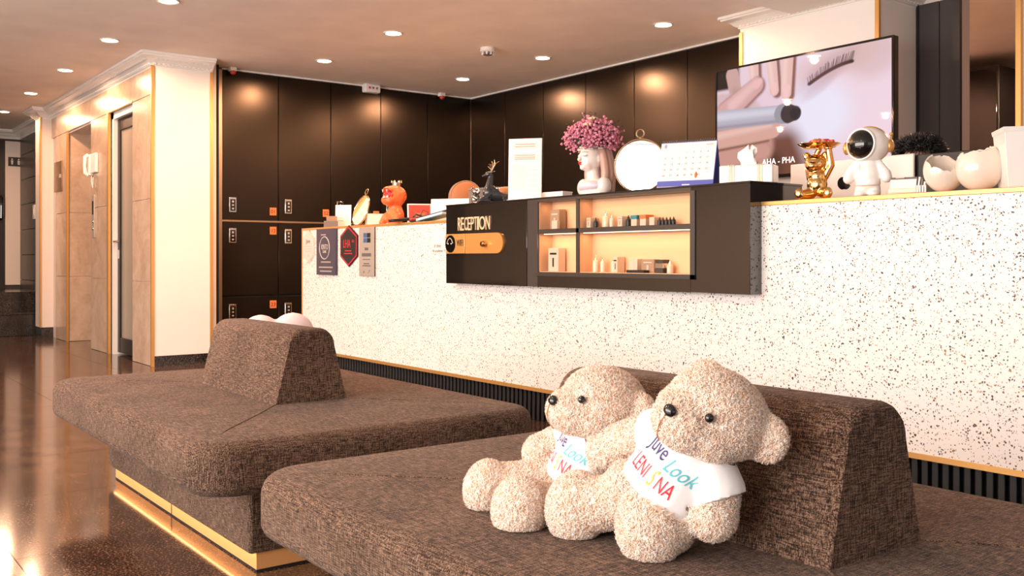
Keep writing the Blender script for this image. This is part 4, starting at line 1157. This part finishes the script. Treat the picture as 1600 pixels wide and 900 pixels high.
for k in range(26):
    d = Vector((rng.gauss(0, 1), rng.gauss(0, 1), abs(rng.gauss(0, .8))+.1)).normalized()
    p0 = fc + Vector((d.x*.13, d.y*.11, d.z*.09)); p1 = fc + Vector((d.x*.19, d.y*.16, d.z*.145))
    MB().tube([p0, p1], .0007, 4).ball(p1, .004, u=6, v=4).ball((p0+p1)/2+Vector((.004, 0, .004)), .003, u=6, v=4).build('sprig', 'leaf' if k % 3 else 'floret', fl)

# ---- round mirror, calendar, tissue box
c = spot(1000, 3.42, TZ); round_mirror(c, yaw_to_cam(c)-.30, .132, .015, 'large round gold rimmed mirror between flowers and calendar', ring=.020)
c = spot(1077, 3.40, TZ); t = thing('desk_calendar', 'white and blue tent desk calendar on the black cabinet', 'calendar', c, yaw_to_cam(c)-.32)
H_, Wc = .235, .135
th_ = .33
ft = Matrix.Translation((0, -.075, 0)) @ Matrix.Rotation(-th_, 4, 'X'); bt = Matrix.Translation((0, .075, 0)) @ Matrix.Rotation(th_, 4, 'X')
MB().box(-Wc, Wc, -.0015, .0015, .006, H_, ft).build('front_board', 'paper', t)
MB().box(-Wc, Wc, -.0015, .0015, .006, H_, bt).build('back_board', 'calblue', t)
MB().box(-Wc, Wc, -.075, .075, 0, .004).build('base_board', 'calblue', t)
MB().box(-Wc, Wc, -.0028, -.0015, .008, .036, ft).build('blue_footer', 'calblue', t)
MB().box(Wc-.001, Wc+.0015, -.002, .002, .004, H_, ft).build('blue_edge', 'calblue', t)
MB().box(-.012, .025, -.0036, -.0028, .012, .017, ft).build('footer_print', 'paper', t)
for i in range(23):
    x = -Wc+.01+i*(2*Wc-.02)/22
    MB().tube([(x, .0+.012*math.cos(a), H_*math.cos(th_)+.002+.008*math.sin(a)) for a in np.linspace(-.6, PI+.6, 8)], .0011, 5).build('wire_loop', 'greyplastic', t)
day = 1
for r_ in range(5):
    for q in range(7):
        k = r_*7+q-3
        if k < 0 or k > 30: continue
        text('day_number', str(k+1), .013, 'redpaint' if q == 0 else 'ink', t, ft @ Vector((-.108+q*.034, -.0020, .180-r_*.029)), ft.to_3x3().to_4x4() @ FRONT, .0002)
text('month', '8', .026, 'navyink', t, ft @ Vector((-.112, -.0020, .214)), ft.to_3x3().to_4x4() @ FRONT, .0002)
MB().box(.085, .12, -.0024, -.0015, .214, .218, ft).build('printed_line', 'plaquegrey', t)
MB().ball(ft @ Vector((.050, -.003, .062)), (.006, .001, .016), ft.to_3x3().to_4x4()).build('printed_motif', 'orangebox', t)
c = spot(1170, 3.40, TZ); t = thing('tissue_box', 'white tissue box with gold stripes, a tissue pulled up', 'tissue box', c, yaw_to_cam(c)-.25)
MB().box(-.118, .118, -.055, .055, 0, .082).build('box_body', 'whitegloss', t, bevel=.006)
for x in (-.062, .062):
    for k in range(4): MB().box(x-.013+k*.007, x-.0085+k*.007, -.057, .057, .0, .0845).build('gold_stripe', 'bronze', t, bevel=.001, seg=1)
tb = MB(); rings = []
rng = random.Random(3)
for z, r, dx in ((.080, .026, 0), (.095, .030, .002), (.115, .034, -.004), (.135, .036, -.002), (.150, .024, .006), (.163, .008, .004)):
    rings.append([Vector((dx+r*(1+.38*math.sin(3*a+z*40))*math.cos(a), .45*r*(1+.4*math.cos(2*a+z*60))*math.sin(a), z+.012*math.sin(2*a+1)*(z-.08)/.08)) for a in np.linspace(0, 2*PI, 15)[:-1]])
tb.rings(rings).build('tissue', 'whitefab', t, sharp=25)
c = spot(1222, 3.50, TZ) 

# ================================================================== ON THE RIGHT HALF OF THE COUNTER
# gold bear carrying a tray on raised arms
c = spot(1277, 3.40); t = thing('gold_bear', 'shiny gold bear figurine holding a tray over its head', 'figurine', c, yaw_to_cam(c)-.25)
b = MB()
b.ball((0, 0, .062), (.042, .036, .045)); b.ball((0, -.002, .098), (.034, .030, .026))
b.ball((-.006, -.004, .150), (.044, .040, .038)); b.ball((-.010, -.038, .138), (.022, .018, .016))
for s in (-1, 1): b.ball((-.006+s*.038, .004, .182), (.017, .010, .017))
b.capsule((.032, 0, .095), (.056, .0, .140), .016, .015); b.capsule((.056, 0, .140), (.046, .0, .208), .015, .013); b.ball((.044, 0, .212), (.018, .016, .012))
b.capsule((-.030, 0, .092), (-.046, .036, .135), .015, .013); b.capsule((-.046, .036, .135), (.0, .030, .208), .013, .012)
for s in (-1, 1): b.capsule((s*.024, -.01, .026), (s*.052, -.052, .018), .024, .020); b.ball((s*.058, -.062, .024), (.019, .012, .024))
me = remesh(b, .0038, 4, 'body')
for v in me.vertices:
    if v.co.z < 0: v.co.z = 0
put('body', me, 'goldfig', t)
MB().ball((-.012, -.055, .144), (.007, .005, .005)).build('nose', 'goldmirror', t)
MB().lathe([(0, .216), (.060, .218), (.085, .230), (.088, .230), (.062, .213), (0, .211)], (.005, .008, 0), 36).build('tray', 'goldfig', t)
SW = [(-.05, .0, .010, 'paper'), (-.030, .02, .014, 'red'), (-.012, -.012, .016, 'orangebox'), (.012, .012, .017, 'palefloret'), (.032, -.006, .015, 'redpaint'), (.05, .014, .012, 'red'), (.0, .03, .012, 'paper'), (.025, -.03, .010, 'boxcream')]
cw = c; R3 = Matrix.Rotation(yaw_to_cam(c)-.25, 4, 'Z')
SL = ['white wrapped sweet at the left edge of the gold tray', 'red wrapped sweet near the left of the gold tray', 'orange wrapped sweet at the front of the gold tray', 'peach wrapped sweet on top of the gold tray',
      'bright red sweet right of the middle on the gold tray', 'red sweet at the right edge of the gold tray', 'white wrapped sweet at the back of the gold tray', 'cream wrapped sweet at the front right of the gold tray']
for (x, y, r, mm), lab in zip(SW, SL):
    p = cw + R3 @ Vector((x+.005, y+.008, .224+r*.9))
    s_ = thing('wrapped_sweet', lab, 'sweet', p, x*40, 'sweets on the gold tray')
    r *= 1.35; MB().ball((0, 0, 0), (r, r*.7, r*.62), u=12, v=8).build('sweet', mm, s_)
    MB().cyl((r*.9, 0, 0), (r*1.7, 0, .002), .001, r*.45, 8).cyl((-r*.9, 0, 0), (-r*1.7, 0, .002), .001, r*.45, 8).build('wrapper_end', mm, s_)
# astronaut
c = spot(1356, 3.40); t = thing('astronaut_figurine', 'white astronaut figurine with a black visor and gold ear cups', 'figurine', c, yaw_to_cam(c)-.22)
b = MB()
b.ball((0, 0, .090), (.050, .042, .060)); b.ball((0, 0, .130), (.042, .036, .03)); b.ball((0, 0, .055), (.048, .040, .035))
for s in (-1, 1):
    b.capsule((s*.040, 0, .128), (s*.068, -.006, .090), .020, .021); b.ball((s*.072, -.010, .074), (.021, .021, .022))
    b.capsule((s*.024, 0, .040), (s*.025, -.003, .014), .023, .025); b.ball((s*.026, -.010, .012), (.025, .032, .014))
me = remesh(b, .0042, 4, 'body')
for v in me.vertices:
    if v.co.z < 0: v.co.z = 0
put('body', me, 'whitegloss', t)
MB().ball((0, .004, .202), (.082, .076, .072), u=36, v=24).build('helmet', 'whitegloss', t)
vis = Matrix.Rotation(-.38, 4, 'Z')
MB().ball(vis @ Vector((0, -.030, .204)), (.062, .054, .060), vis, 36, 24).build('visor', 'blackgloss', t)
MB().tube([vis @ Vector((.0605*math.cos(a), -.046, .204+.0590*math.sin(a))) for a in np.linspace(0, 2*PI, 41)[:-1]], .004, 8, closed=True).build('visor_rim', 'whitegloss', t)
for s in (-1, 1): MB().ball((s*.083, .008, .196), (.014, .024, .026)).build('ear_cup', 'gold', t)
MB().cyl((.084, .008, .215), (.086, .006, .238), .004, .004, 8).ball((.086, .006, .242), .007).build('antenna', 'gold', t)
MB().tube([(.078*math.cos(a), .014, .202+.075*math.sin(a)) for a in np.linspace(.25, PI/2+.25, 14)], [.003]*14, 6).build('headband', 'gold', t)
MB().tube([(-.02, -.040, .128), (-.022, -.044, .105)], .0012, 5).build('suit_line', 'plaquegrey', t)
MB().tube([(-.044, -.012, .045), (-.02, -.040, .043), (.02, -.040, .043), (.044, -.012, .045)], .0018, 5).build('belt_line', 'boxcream', t)
# white all-in-one computer seen from behind
c = spot(1327, 3.92, .735); t = thing('desktop_computer', 'white all-in-one computer seen from behind, black fruit logo', 'computer', c, 0)
a = at_y(1232, 300, 3.92); bq = at_y(1424, 240, 3.92); hw = (bq.x-a.x)/2; zt = at_y(1424, 240, 3.92).z-.735
MB().box(-hw, hw, -.006, .006, .19, zt).build('screen_back', 'whitegloss', t, bevel=.005)
MB().box(-hw+.01, hw-.01, .006, .008, .20, zt-.01).build('screen', 'blackgloss', t)
MB().box(-.07, .07, -.11, -.10, .0, .36, Matrix.Rotation(.0, 4, 'X')).box(-.07, .07, -.11, -.006, .35, .36).box(-.08, .08, -.12, .07, 0, .008).build('stand', 'chrome', t, bevel=.002)
lg = at_y(1318.5, 286, 3.91); lx, lz = lg.x-c.x, lg.z-.735; s_ = .034
ap = []
for k in range(48):
    a_ = 2*PI*k/48; r = 1 - .10*math.exp(-((a_-PI/2)/.35)**2)*1.6 - .07*math.exp(-((a_-1.5*PI)/.28)**2)*1.6 + .06*math.cos(2*a_)
    x, z = .98*r*math.cos(a_), 1.0*r*math.sin(a_)
    dx, dz = x-1.22, z-.12; d = math.hypot(dx, dz)
    if d < .56: x, z = 1.22+dx/d*.56, .12+dz/d*.56
    ap.append((lx+x*s_, lz+z*s_))
MB().prism(ap, .0062, .008, FRONT).build('logo', 'blackgloss', t)
lf_ = [(lx+s_*(.02+.50*q-.13*math.sin(PI*q)*sg_), lz+s_*(1.02+.48*q+.16*math.sin(PI*q)*sg_)) for sg_ in (1, -1) for q in (np.linspace(0, 1, 7) if sg_ == 1 else np.linspace(1, 0, 7)[1:-1])]
MB().prism(lf_, .0062, .008, FRONT).build('logo_leaf', 'blackgloss', t)
# name card holder with cards
c = spot(1411, 3.38); t = thing('card_holder', 'name card holder with white and black cards on the counter', 'card holder', c, yaw_to_cam(c)-.15)
mt = Matrix.Rotation(-.38, 4, 'X')
MB().box(-.05, .05, -.024, .034, 0, .005).box(-.05, .05, -.026, -.022, .005, .022).build('holder', 'clear', t, bevel=.001)
for k, mm in enumerate(('paper', 'paper', 'paper')): MB().box(-.046, .046, -.016+k*.006, -.012+k*.006, .006, .056+k*.003, mt).build('card', mm, t)
MB().box(-.046, .046, .004, .012, .006, .075, mt).build('card', 'greyplastic', t)
MB().box(-.03, .0, -.002, .004, .069, .072, mt).build('printed_line', 'plaquepale', t)
for k in range(3): MB().box(.050+k*.010, .056+k*.010, -.02, .03, .0, .070-k*.008, Matrix.Rotation(.12, 4, 'Y')).build('card', 'paper' if k % 2 == 0 else 'greyplastic', t)
c = spot(1440, 3.36); t = thing('card_stack', 'short stack of white cards right of the card holder', 'cards', c, yaw_to_cam(c))
for k in range(4): MB().box(-.018+k*.009, -.012+k*.009, -.02, .02, 0, .028).build('card', 'paper', t)
MB().box(-.02, .02, -.022, .022, 0, .002).build('base', 'greyplastic', t)
# cracked egg bowls
def egg(px, y, rx, rz, rot, label, seed, tilt=0, open_=PI, lo=.42, amp=.50):
    c = spot(px, y); t = thing('egg_bowl', label, 'bowl', c, yaw_to_cam(c)+rot)
    rng = random.Random(seed); n, m = 40, 16
    jag = [rng.uniform(-.16, .16) for _ in range(n)]
    rings_o, rings_i = [], []
    for i in range(m+1):
        ro, ri = [], []
        for k in range(n):
            a = 2*PI*k/n; top = lo + amp*math.cos(a-open_) + jag[k]*.6
            th_ = -PI/2 + (PI/2+min(top, 1.25))*i/m
            for r_, out in ((1, ro), (.93, ri)):
                out.append(Vector((rx*r_*math.cos(th_)*math.cos(a), rx*.86*r_*math.cos(th_)*math.sin(a), rz + rz*r_*math.sin(th_))))
        rings_o.append(ro); rings_i.append(ri)
    for r in rings_o[0]: r.x *= .3
    b = MB(); b.rings(rings_o+rings_i[::-1][:-1], True, True)
    mt = Matrix.Rotation(tilt, 4, 'Y')
    for v in b.bm.verts:
        v.co = mt @ v.co
    zmin = min(v.co.z for v in b.bm.verts)
    for v in b.bm.verts: v.co.z -= zmin
    b.build('shell', 'eggshell', t, sharp=70)
    return t
egg(1478, 3.40, .070, .080, .2, 'smaller cracked egg bowl on the counter, the left one of the two', 4, -.10, 2.0)
egg(1522, 3.42, .082, .086, 0, 'larger cracked egg bowl on the counter, next to the white bin', 9, .22, .3, .86, .42)
# white tapered bin at the right end
c = spot(1600, 3.47); t = thing('paper_bin', 'white square tapered bin at the right end of the counter', 'bin', c, yaw_to_cam(c)+.25)
def fr(w_, z): return [Vector((sx*w_, sy*w_, z)) for sx, sy in ((-1, -1), (1, -1), (1, 1), (-1, 1))]
MB().rings([fr(.066, 0), fr(.082, .205), fr(.079, .205), fr(.064, .004)]).build('bin_body', 'whitegloss', t, bevel=.002, sharp=30)
MB().rings([fr(.083, .196), fr(.086, .212), fr(.080, .212), fr(.0795, .198)], False, False, True).build('rim', 'whitegloss', t, sharp=30)
# dark monitor behind the eggs
a = at_y(1418, 245, 3.95); bq = at_y(1566, 230, 3.95)
c = Vector(((a.x+bq.x)/2, 3.95, .735)); hw = (bq.x-a.x)/2
t = thing('monitor', 'black monitor seen from behind, in front of the seated person', 'monitor', c, 0)
MB().box(-hw, hw, -.014, .010, .20, a.z-.735+.004).build('screen_back', 'black', t, bevel=.004)
MB().box(-hw+.01, hw-.01, .010, .012, .21, a.z-.74).build('screen', 'blackgloss', t)
MB().box(-.03, .03, -.05, -.014, .0, .34).box(-.11, .11, -.10, .10, 0, .012).build('stand', 'black', t, bevel=.003)

# ================================================================== SCREEN ON THE COLUMN
TY = 5.30
a = at_y(1118, 110, TY); bq = at_y(1397, 55, TY); TX0, TX1, TZ1 = a.x, bq.x, (a.z+bq.z)/2; TZ0 = TZ1-.80
tv = thing('wall_screen', 'large black framed screen on the white column showing a skin treatment', 'screen', ((TX0+TX1)/2, TY, TZ0))
hw = (TX1-TX0)/2; hh = TZ1-TZ0; bz = .014
MB().box(-hw, hw, .004, .05, 0, hh).build('housing', 'black', tv, bevel=.004)
MB().box(-hw, hw, -.004, .004, hh-bz, hh).box(-hw, hw, -.004, .004, 0, bz+.01).box(-hw, -hw+bz, -.004, .004, bz+.01, hh-bz).box(hw-bz, hw, -.004, .004, bz+.01, hh-bz).build('bezel', 'blackgloss', tv)
MB().box(-.2, .2, .05, CY-TY, .25, .55).build('wall_bracket', 'bracket', tv)
NXp, NYp = 320, 180
uu, vv = np.meshgrid(np.linspace(0, 1, NXp+1), np.linspace(0, 1, NYp+1))
img = np.zeros((NYp+1, NXp+1, 3)); AS = (2*hw)/hh
def mixin(mask, col): 
    global img
    img = img*(1-mask[..., None]) + np.array(lin(col))*mask[..., None]
def sstep(x): x = np.clip(x, 0, 1); return x*x*(3-2*x)
def ell(cx, cy, rx, ry, ang=0, soft=.15):
    x, y = (uu-cx)*AS, (vv-cy); ca, sa = math.cos(ang), math.sin(ang)
    d = np.sqrt(((x*ca+y*sa)/(rx*AS))**2 + ((-x*sa+y*ca)/ry)**2)
    return sstep((1-d)/soft+.5)
def cap(x0, y0, x1, y1, r0, r1, soft=.012):
    ax, ay, bx, by = x0*AS, y0, x1*AS, y1; px, py = uu*AS, vv
    h = np.clip(((px-ax)*(bx-ax)+(py-ay)*(by-ay))/((bx-ax)**2+(by-ay)**2+1e-9), 0, 1)
    d = np.hypot(px-ax-h*(bx-ax), py-ay-h*(by-ay)); return sstep(((r0+(r1-r0)*h)-d)/soft+.5)
img[:] = np.array(lin((222, 196, 208)))
mixin(sstep((uu-.3)/.6)*.5, (238, 214, 226)); mixin(ell(.62, .52, .17, .26, 0, .9)*.8, (226, 226, 244)); mixin(ell(.9, .08, .14, .2, 0, .9)*.5, (196, 160, 150))
mixin(ell(.72, .10, .22, .12, -.15, .8)*.45, (206, 170, 160))
mixin(sstep((.60-uu-.06*np.sin(vv*4))/.14)*sstep((vv-.50)/.22), (112, 70, 56))               # neck in shadow
mixin(sstep((.46-uu)/.14)*sstep((vv-.74)/.14), (58, 38, 33))
mixin(sstep((.16-uu)/.03)*sstep((.20-vv)/.04), (28, 22, 22))
mixin(cap(.10, .05, .12, .20, .07, .07), (196, 158, 152))
for x0, y0, x1, y1, r in ((.235, -.05, .245, .20, .055), (.345, -.05, .365, .26, .055), (.445, -.05, .435, .30, .062)):
    mixin(cap(x0+.018, y0, x1+.018, y1+.02, r, r*.9, .03), (138, 92, 86)); mixin(cap(x0, y0, x1, y1, r, r*.86), (222, 182, 174)); mixin(cap(x0-.012, y0, x1-.012, y1-.04, r*.4, r*.3, .05)*.5, (244, 214, 208))
mixin(cap(.437, .26, .434, .315, .040, .028, .015), (236, 190, 190)); mixin(cap(.362, .22, .364, .27, .034, .026, .015), (234, 188, 186))
mixin(ell(.06, .72, .30, .30, .05, .15), (186, 140, 128)); mixin(ell(.04, .36, .24, .15, .1, .25), (206, 176, 180))
mixin(cap(-.02, .66, .36, .60, .10, .075), (208, 160, 148)); mixin(cap(-.02, .60, .34, .56, .03, .02, .06)*.6, (232, 196, 188))
mixin(cap(-.02, .82, .30, .78, .085, .06), (196, 146, 134)); mixin(cap(-.02, .735, .33, .695, .012, .008, .03), (120, 74, 66)); mixin(cap(-.02, .92, .26, .88, .012, .008, .03), (112, 70, 62))
mixin(cap(-.02, .50, .12, .20, .02, .02, .1)*.3, (120, 90, 90))
mixin(cap(.06, .40, .262, .195, .118, .085, .04), (140, 96, 94)); mixin(cap(.05, .40, .255, .185, .105, .076, .03), (206, 160, 158)); mixin(cap(.10, .33, .25, .165, .05, .035, .07)*.6, (232, 194, 192)); mixin(cap(.256, .18, .278, .155, .036, .026, .02), (228, 178, 180))
mixin(cap(-.02, .45, .41, .475, .092, .078), (176, 170, 184)); mixin(cap(-.02, .42, .40, .445, .035, .026, .06)*.7, (214, 210, 224)); mixin(cap(-.02, .52, .40, .535, .014, .012, .04)*.6, (126, 112, 122))
mixin(cap(.415, .475, .445, .48, .088, .084), (150, 146, 156)); mixin(cap(.424, .44, .43, .52, .012, .012, .02), (224, 222, 232)); mixin(cap(.452, .48, .485, .485, .085, .066), (60, 48, 54)); mixin(cap(.488, .485, .508, .47, .052, .020), (44, 36, 42))
ex = np.linspace(0, 1, 60)
for q in range(60):
    s_ = ex[q]; x = .565+.235*s_; y = .255-.205*math.sin(min(1, s_*.62+.0)*PI/2*1.05)+.045*s_**2
    mixin(cap(x, y, x+.004, y+.002, .011, .011, .02), (52, 36, 38))
rngn = np.random.default_rng(4)
for q in range(34):
    s_ = q/33; x = .565+.235*s_; y = .255-.205*math.sin(min(1, s_*.62)*PI/2*1.05)+.045*s_**2
    mixin(cap(x, y, x+.020*(s_-.2)+rngn.normal()*.004, y-.055-.03*s_+rngn.normal()*.008, .004, .0025, .008)*.9, (40, 28, 32))
mixin(ell(.66, .17, .16, .10, -.5, .9)*.25, (150, 100, 100)); mixin(ell(.62, .30, .10, .05, -.5, .9)*.3, (190, 150, 160))
me = bpy.data.meshes.new('picture')
X = -hw+bz + (2*hw-2*bz)*uu; Z = hh-bz - (hh-2*bz-.01)*vv
co = np.stack([X, np.full_like(X, .002), Z], -1).reshape(-1, 3)
idx = np.arange((NXp+1)*(NYp+1)).reshape(NYp+1, NXp+1)
fc_ = np.stack([idx[1:, :-1], idx[1:, 1:], idx[:-1, 1:], idx[:-1, :-1]], -1).reshape(-1, 4)
me.from_pydata(co.tolist(), [], fc_.tolist())
at = me.color_attributes.new('picture', 'FLOAT_COLOR', 'POINT')
at.data.foreach_set('color', np.concatenate([img.reshape(-1, 3), np.ones((img.shape[0]*img.shape[1], 1))], 1).astype(np.float32).ravel())
k = NT('screen_picture'); an = k.n('ShaderNodeAttribute', attribute_name='picture')
k.b.inputs['Base Color'].default_value = (.01, .01, .01, 1); k.b.inputs['Roughness'].default_value = .02; k.b.inputs['Specular IOR Level'].default_value = .25
k.l(an.outputs['Color'], k.b.inputs['Emission Color']); k.b.inputs['Emission Strength'].default_value = .86
put('picture', me, k.m, tv)
kk = plain('caption_glow', (.9, .88, .86), .5, emit=1.0)
text('caption', 'AHA - PHA', .058, kk, tv, (-.15, .0012, .112), depth=.0003, sx=.95)

# ================================================================== PERSON BEHIND THE COUNTER
c = at_d(1437, 404, 4.50); c.z = 0
pr = thing('person', 'person with short black hair sitting low behind the monitors', 'person', c, yaw_to_cam(c)-.5)
HT = at_d(1437, 214, 4.50).z
hz = HT-.135
b = MB()
b.ball((0, .0, hz), (.076, .092, .108)); b.ball((0, -.035, hz-.055), (.056, .055, .058)); b.capsule((0, -.088, hz-.005), (0, -.106, hz-.028), .011, .015)
b.ball((0, -.088, hz-.068), (.022, .010, .009))
for s in (-1, 1): b.ball((s*.076, .01, hz-.012), (.010, .018, .030))
b.capsule((0, .012, hz-.09), (0, .02, hz-.19), .052, .056)
b.ball((0, .03, hz-.28), (.175, .10, .10)); b.ball((0, .03, hz-.42), (.155, .105, .17)); b.ball((0, .03, hz-.60), (.155, .11, .12))
for s in (-1, 1):
    b.capsule((s*.175, .03, hz-.265), (s*.21, -.02, hz-.50), .05, .042); b.capsule((s*.21, -.02, hz-.50), (s*.12, -.20, hz-.56), .040, .028)
    b.ball((s*.115, -.235, hz-.565), (.038, .045, .018))
    for q, ln in enumerate((.048, .058, .062, .052)):
        x = s*.115+(q-1.5)*.019*s; b.capsule((x, -.268, hz-.565), (x, -.268-ln, hz-.578), .0085, .0075)
    b.capsule((s*.085, -.235, hz-.568), (s*.065, -.275, hz-.575), .010, .008)
    b.capsule((s*.09, .0, hz-.66), (s*.11, -.38, hz-.68), .080, .062); b.capsule((s*.11, -.38, hz-.68), (s*.11, -.36, .10), .056, .040); b.capsule((s*.11, -.34, .045), (s*.11, -.47, .035), .042, .034)
put('body', remesh(b, .0085, 4, 'body'), 'skin', pr)
cb_ = MB(); cb_.ball((0, .03, hz-.285), (.19, .112, .10)); cb_.ball((0, .03, hz-.42), (.17, .118, .18)); cb_.ball((0, .03, hz-.60), (.168, .122, .13))
for s in (-1, 1): cb_.capsule((s*.175, .03, hz-.265), (s*.21, -.02, hz-.50), .062, .055)
put('shirt', remesh(cb_, .012, 5, 'shirt'), 'cloth', pr)
tr = MB()
for s in (-1, 1): tr.capsule((s*.09, .0, hz-.66), (s*.11, -.38, hz-.68), .090, .072); tr.capsule((s*.11, -.38, hz-.68), (s*.11, -.36, .13), .066, .055)
put('trousers', remesh(tr, .012, 5, 'trousers'), 'black', pr)
for s in (-1, 1):
    MB().ball((s*.030, -.086, hz+.002), (.013, .008, .007)).build('eye', 'whitegloss', pr); MB().ball((s*.030, -.0925, hz+.002), (.006, .003, .006)).build('iris', 'black', pr)
    MB().tube([(s*.014, -.094, hz+.022), (s*.030, -.095, hz+.027), (s*.048, -.084, hz+.021)], .0035, 6).build('eyebrow', 'hair', pr)
MB().ball((0, -.0965, hz-.066), (.020, .004, .004)).ball((0, -.0955, hz-.074), (.017, .004, .004)).build('lips', 'pink', pr)
b = MB(); b.ball((0, .014, hz+.035), (.088, .098, .088)); b.ball((0, .05, hz-.01), (.082, .066, .085)); b.ball((.03, -.02, hz+.085), (.06, .07, .035)); b.ball((-.03, -.02, hz+.08), (.055, .07, .035))
hm = remesh(b, .008, 4, 'hair')
bm = bmesh.new(); bm.from_mesh(hm)
bmesh.ops.delete(bm, geom=[v for v in bm.verts if v.co.y < -.030 and v.co.z < hz+.062], context='VERTS')
bm.to_mesh(hm); bm.free()
hm = tufts(hm, 3600, .034, .0030, .55, 11); hm.name = 'hair'
put('hair', hm, 'hair', pr)
ch = thing('office_stool', 'black office stool under the person behind the counter', 'stool', c + Vector((0, 0, 0)), 0)
sz = hz-.745
MB().lathe([(0, sz-.06), (.17, sz-.06), (.19, sz-.035), (.18, sz-.01), (0, sz)], n=28).build('seat', 'black', ch)
MB().cyl((0, 0, .08), (0, 0, sz-.05), .025).build('column', 'chrome', ch)
for k in range(5):
    a_ = 2*PI*k/5+.3
    MB().tube([(0, 0, .09), (.26*math.cos(a_), .26*math.sin(a_), .06)], [.022, .014], 8).build('leg', 'chrome', ch)
    MB().ball((.26*math.cos(a_), .26*math.sin(a_), .027), (.022, .022, .027), u=12, v=8).build('castor', 'black', ch)
